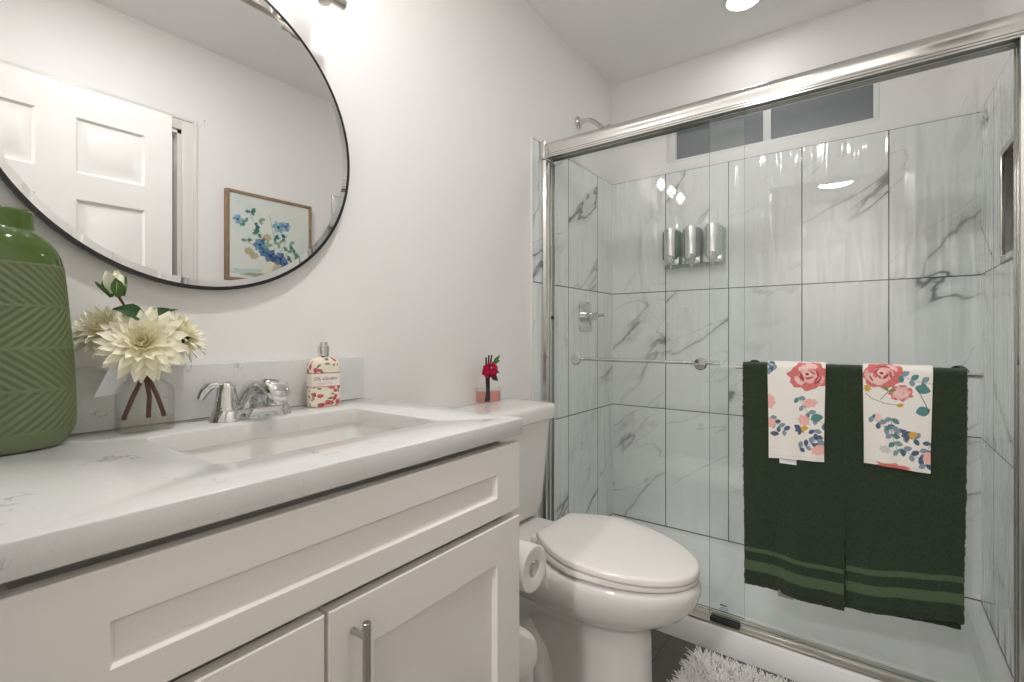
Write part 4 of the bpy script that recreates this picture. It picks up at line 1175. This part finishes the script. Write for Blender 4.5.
def floral(cv, w, h, var):
    T = srgb
    peach, coral, red, pk = T(236, 182, 174), T(214, 116, 112), T(166, 56, 64), T(240, 204, 198)
    teal, navy, slate, gold = T(88, 136, 134), T(80, 96, 120), T(132, 150, 162), T(212, 166, 72)
    def rose(x, y, s, sd_):
        r_ = random.Random(sd_)
        cv.ell(x, y, s, s*0.82, 10, coral, 1, 0.07, sd_)
        for k in range(16):
            a = r_.uniform(0, 2*PI); d = s*r_.uniform(0.25, 0.78)
            cv.ell(x+d*math.cos(a), y+d*0.8*math.sin(a), s*0.30, s*0.16, math.degrees(a)+90, (peach, pk, coral)[k % 3], 0.95, 0.1, k)
        for k in range(9):
            a = r_.uniform(0, 2*PI); d = s*r_.uniform(0.15, 0.7)
            cv.ell(x+d*math.cos(a), y+d*0.8*math.sin(a), s*0.20, s*0.055, math.degrees(a)+90, red, 0.85)
        cv.ell(x-0.05*s, y+0.1*s, s*0.22, s*0.18, 0, pk); cv.ell(x-0.05*s, y+0.1*s, s*0.10, s*0.08, 0, red)
    def spray(x, y, rot, n, L, cA, cB):
        q = R(rot); pts = []
        for k in range(n+1):
            qq = q+0.16*k; pts.append((x, y)); x += L*math.cos(qq); y += L*math.sin(qq)
        cv.line(pts, 0.0013, cB)
        for k, (px, py) in enumerate(pts):
            cv.leaf(px, py, 0.021, 0.0068, rot+9*k+55, cA if k % 2 else cB); cv.leaf(px, py, 0.019, 0.0062, rot+9*k-60, cB if k % 2 else cA)
    def butterfly(x, y):
        cv.leaf(x, y, 0.022, 0.007, 150, navy); cv.leaf(x, y, 0.018, 0.006, 200, navy)
        cv.leaf(x-0.002, y, 0.023, 0.0075, 15, gold); cv.leaf(x, y, 0.014, 0.005, -50, gold); cv.leaf(x, y, 0.020, 0.005, -110, navy)
    if var == 0:
        spray(0.020, h-0.008, -150, 2, 0.012, navy, slate)
        rose(0.110, h-0.042, 0.052, 4)
        spray(0.084, h-0.110, -62, 4, 0.026, teal, slate)
        cv.ell(0.115, h-0.125, 0.020, 0.013, 15, peach, 1, 0.1); cv.ell(0.100, h-0.178, 0.015, 0.017, 30, peach, 1, 0.12)
        cv.leaf(0.118, h-0.175, 0.032, 0.0125, 25, teal)
        spray(0.004, h-0.175, -50, 3, 0.018, navy, slate)
        cv.ell(0.004, h-0.125, 0.015, 0.022, 0, peach, 1, 0.1); cv.ell(0.006, h-0.190, 0.015, 0.014, 0, peach, 1, .1)
        butterfly(0.092, h-0.205); spray(0.128, h-0.205, -80, 3, 0.02, navy, slate)
        cv.leaf(0.004, h-0.222, 0.026, 0.0075, -5, navy)
        spray(0.088, h-0.262, 20, 3, 0.018, navy, slate); cv.ell(0.140, h-0.265, 0.02, 0.014, 20, peach, 1, .1)
    else:
        rose(0.045, h-0.030, 0.046, 9)
        spray(0.085, h-0.030, -25, 3, 0.024, teal, slate)
        rose(0.085, h-0.078, 0.026, 15); cv.ell(0.085, h-0.078, 0.02, 0.017, 20, pk, 0.7, 0.1)
        cv.line([(0.006, h-0.085), (0.022, h-0.100), (0.050, h-0.110), (0.082, h-0.112)], 0.0016, T(140, 120, 60)); cv.ell(0.084, h-0.112, 0.008, 0.005, 20, gold)
        cv.line([(0.040, h-0.100), (0.058, h-0.075)], 0.0016, T(110, 120, 70)); cv.leaf(0.058, h-0.075, 0.018, 0.004, 130, T(120, 140, 80)); cv.leaf(0.058, h-0.075, 0.018, 0.004, 20, T(120, 140, 80))
        cv.ell(0.010, h-0.070, 0.008, 0.010, 0, gold, 1, 0.2)
        cv.leaf(0.118, h-0.128, 0.032, 0.013, 20, teal); cv.leaf(0.115, h-0.060, 0.034, 0.012, -15, teal); cv.line([(0.122, h-0.068), (0.146, h-0.122)], 0.002, navy)
        spray(0.020, h-0.150, -45, 5, 0.022, slate, navy); spray(0.066, h-0.150, -95, 4, 0.022, slate, teal)
        butterfly(0.104, h-0.190); cv.ell(0.035, h-0.150, 0.008, 0.011, 0, pk, 1, .1)
        spray(0.092, h-0.232, -30, 2, 0.020, navy, slate); spray(0.152, h-0.205, -110, 3, 0.02, navy, slate); cv.ell(0.148, h-0.245, 0.013, 0.016, 0, peach, 1, .1)
        cv.ell(0.050, h-0.238, 0.012, 0.010, 0, slate, 0.4, .15)
        cv.ell(0.070, h-0.285, 0.04, 0.010, 0, coral, 1, .15)
def hand_towel(name, label, x0, x1, front, back, var, skew, seed):
    rg = np.random.default_rng(seed); w = x1-x0; nx = 170; ds = 0.0011
    yb, zb, rad = 1.728, 0.992, 0.0220
    H = 0.40
    cv = Canvas(w, H, 420, 1000, srgb(238, 233, 226)); floral(cv, w, front+0.024, var)
    cv.mask(np.abs(cv.Y-0.010)-0.0006, srgb(205, 198, 190), 0.8)
    ph = rg.uniform(0, 6, 4)
    def shp(u, x, y, z, drop, side):
        k = min(1.0, drop/0.2)
        y2 = y-(0.0045*math.sin(2*PI*u*1.2+ph[0])**2)*k if side <= 0 else y+0.002*math.sin(5*u+ph[1])*k
        xm = (x0+x1)/2
        x2 = xm+(x-xm)*(1-0.05*k)+skew*k
        z2 = z+(u-0.5)*0.008*k*(1 if var == 0 else -1)
        return [x2, y2, z2]
    P, UV = drape(x0, x1, yb, zb, rad, front, back, nx, ds, shp)
    UV = np.array(UV); Lfront = UV[..., 1]
    cols = cv.sample(UV[..., 0]*w, np.clip(Lfront, 0, H))
    over = (UV[..., 3] > 0); cols[over] = np.array(srgb(228, 216, 208))
    b = MB(); b.grid(P)
    o = link(name, b, M['print_cloth'], sharp=None, colors=cols.reshape(-1, 4), recalc=False, loc=((x0+x1)/2, yb, zb))
    mo = o.modifiers.new('thickness', 'SOLIDIFY'); mo.thickness = 0.0032; mo.offset = 0.0
    return tag(o, label, 'hand towel', 'flower-printed hand towels over the green towels')
h1 = hand_towel('hand_towel', 'white floral hand towel with one big coral rose, with grey care label', 0.897, 1.051, 0.276, 0.285, 0, 0.0, 5)
h2 = hand_towel('hand_towel', 'white floral hand towel with pink roses and a long leafy stem', 1.140, 1.292, 0.262, 0.268, 1, -0.001, 9)
b = MB(); b.box(0.930, 0.976, 1.7065, 1.7075, 0.699, 0.730); link('care_label', b, M['tag'], h1)

# ================================================================== RUG
RX0, RX1, RY0, RY1 = 0.665, 1.30, 1.20, 1.722
rug = thing('bath_rug', 'fluffy white bath rug on the dark floor by the shower curb', 'rug', ((RX0+RX1)/2, (RY0+RY1)/2, 0.0))
b = MB(); b.box(RX0+0.01, RX1-0.01, RY0+0.01, RY1-0.012, 0.0005, 0.008, 0.003); link('backing', b, M['paper'], rug)
b = MB()
nt_ = 11000
px = rng.uniform(RX0+0.012, RX1-0.012, nt_); py = rng.uniform(RY0+0.012, RY1-0.014, nt_)
vs = []; fs = []
for i in range(nt_):
    x, y = px[i], py[i]; a = rng.uniform(0, 2*PI); ln = rng.uniform(0.020, 0.034); r0 = rng.uniform(0.0018, 0.0026)
    lean = rng.uniform(0.3, 1.0)
    ex = max(0, 1-(x-RX0)/0.04)*-1 + max(0, 1-(RX1-x)/0.04); ey = max(0, 1-(y-RY0)/0.04)*-1 + max(0, 1-(RY1-y)/0.04)*0.55
    dx, dy = math.cos(a)*lean*0.6+ex*1.1, math.sin(a)*lean*0.6+ey*1.1
    k = len(vs)
    for (s, rr) in ((0, 1.0), (0.5, 1.15), (0.9, 0.8)):
        cx, cy_, cz = x+dx*ln*s*s, y+dy*ln*s*s, 0.0082+ln*s*(1-0.35*s*min(1.2, math.hypot(dx, dy)))
        cy_ = min(cy_, CURB_Y-0.004)
        if y < 1.45: cx = max(cx, RX0+0.002)
        for q in (0, 2.094, 4.189):
            vs.append((cx+r0*rr*math.cos(q+a), cy_+r0*rr*math.sin(q+a), max(0.001, cz)))
    fs += [(k, k+1, k+4, k+3), (k+1, k+2, k+5, k+4), (k+2, k, k+3, k+5), (k+3, k+4, k+7, k+6), (k+4, k+5, k+8, k+7), (k+5, k+3, k+6, k+8), (k+6, k+7, k+8)]
b.v = vs; b.f = fs; b.mi = [0]*len(fs)
pl = link('pile', b, pmat('rug_chenille', srgb(240, 238, 234), 0.95), rug, sharp=None, recalc=False)
pl['kind'] = 'stuff'

# ================================================================== PAINTING (seen in the mirror)
PY0, PY1, PZ0, PZ1 = 1.091, 1.548, 1.372, 1.829
pt = thing('framed_painting', 'square floral watercolour in a brown wood frame, seen in the mirror', 'painting', (XW, (PY0+PY1)/2, PZ0))
fwid = 0.016
b = MB()
for (a, c, e, g) in ((PY0, PY0+fwid, PZ0, PZ1), (PY1-fwid, PY1, PZ0, PZ1), (PY0+fwid, PY1-fwid, PZ0, PZ0+fwid), (PY0+fwid, PY1-fwid, PZ1-fwid, PZ1)):
    b.box(XW-0.030, XW-0.001, a, c, e, g, 0.002)
link('frame', b, M['wood'], pt)
cw = PY1-PY0-2*fwid
cv = Canvas(cw, cw, 240, 240, srgb(222, 226, 220))
rr_ = random.Random(3)
for k in range(40): cv.ell(rr_.uniform(0, cw), rr_.uniform(0, cw), rr_.uniform(.02, .07), rr_.uniform(.02, .05), rr_.uniform(0, 180), (srgb(212, 222, 218), srgb(230, 230, 222), srgb(205, 218, 214))[k % 3], 0.35, 0.08, k)
cv.ell(0.13*1, 0.03, 0.12, 0.02, 0, srgb(150, 190, 180), 0.5, .1); cv.ell(0.20, 0.02, 0.13, 0.012, 0, srgb(140, 128, 84), .7, .1)
cv.ell(0.225, 0.055, 0.062, 0.052, 0, srgb(228, 222, 204), 1, .04); cv.ell(0.255, 0.060, 0.035, 0.048, -15, srgb(178, 172, 142), .8, .08); cv.ell(0.225, 0.105, 0.048, 0.010, -15, srgb(96, 84, 60), .8, .1)
def bl_leaf(x, y, s, c):
    for k in range(rr_.randint(3, 5)): cv.leaf(x, y, s*rr_.uniform(.7, 1.1), s*0.28, rr_.uniform(0, 360), c, 0.9)
def bl_flower(x, y, s, c, c2):
    for k in range(6): cv.leaf(x, y, s, s*0.36, 60*k+rr_.uniform(-12, 12), c if k % 2 else c2, 0.9)
    cv.ell(x, y, s*.2, s*.2, 0, srgb(40, 56, 80))
for (x0_, y0_, x1_, y1_) in ((.21, .12, .10, .33), (.22, .12, .14, .24), (.24, .12, .30, .26), (.24, .12, .33, .18), (.22, .12, .08, .19), (.23, .12, .20, .35)):
    cv.line([(x0_, y0_), ((x0_+x1_)/2+.01, (y0_+y1_)/2), (x1_, y1_)], 0.003, srgb(150, 140, 96), .8)
gr = (srgb(54, 118, 100), srgb(84, 140, 112), srgb(40, 96, 96), srgb(130, 160, 130))
for k, (x, y) in enumerate(((.105, .345), (.075, .285), (.130, .275), (.150, .315), (.140, .240), (.085, .195), (.285, .235), (.315, .215), (.335, .185), (.345, .145), (.320, .120), (.255, .205), (.230, .230), (.300, .165), (.160, .210), (.190, .180))): bl_leaf(x, y, .030, gr[k % 4])
for (x, y, s, c, c2) in ((.150, .180, .036, srgb(70, 110, 150), srgb(110, 150, 180)), (.205, .130, .040, srgb(48, 86, 134), srgb(80, 120, 160)), (.260, .120, .038, srgb(46, 80, 130), srgb(90, 130, 170)), (.285, .095, .026, srgb(60, 96, 140), srgb(90, 130, 170)), (.040, .295, .026, srgb(110, 150, 190), srgb(150, 180, 205)), (.250, .290, .036, srgb(110, 160, 180), srgb(150, 190, 200)), (.290, .300, .030, srgb(96, 130, 170), srgb(150, 180, 200)), (.170, .145, .028, srgb(90, 130, 160), srgb(60, 100, 140))): bl_flower(x, y, s, c, c2)
for (x, y) in ((.095, .140), (.120, .120), (.190, .225)): cv.ell(x, y, .022, .018, 0, srgb(176, 160, 112), .8, .15)
N = 200; P = []; cols = []
for i in range(N):
    zc = i/(N-1)*cw
    P.append([(XW-0.0245, PY0+fwid+cw*j/(N-1), PZ0+fwid+zc) for j in range(N)]); cols.append(cv.sample(np.linspace(0, cw, N), np.full(N, zc)))
b = MB(); b.grid(P); k0 = len(b.v)
link('canvas', b, M['print_canvas'], pt, sharp=None, colors=np.concatenate(cols), recalc=False)
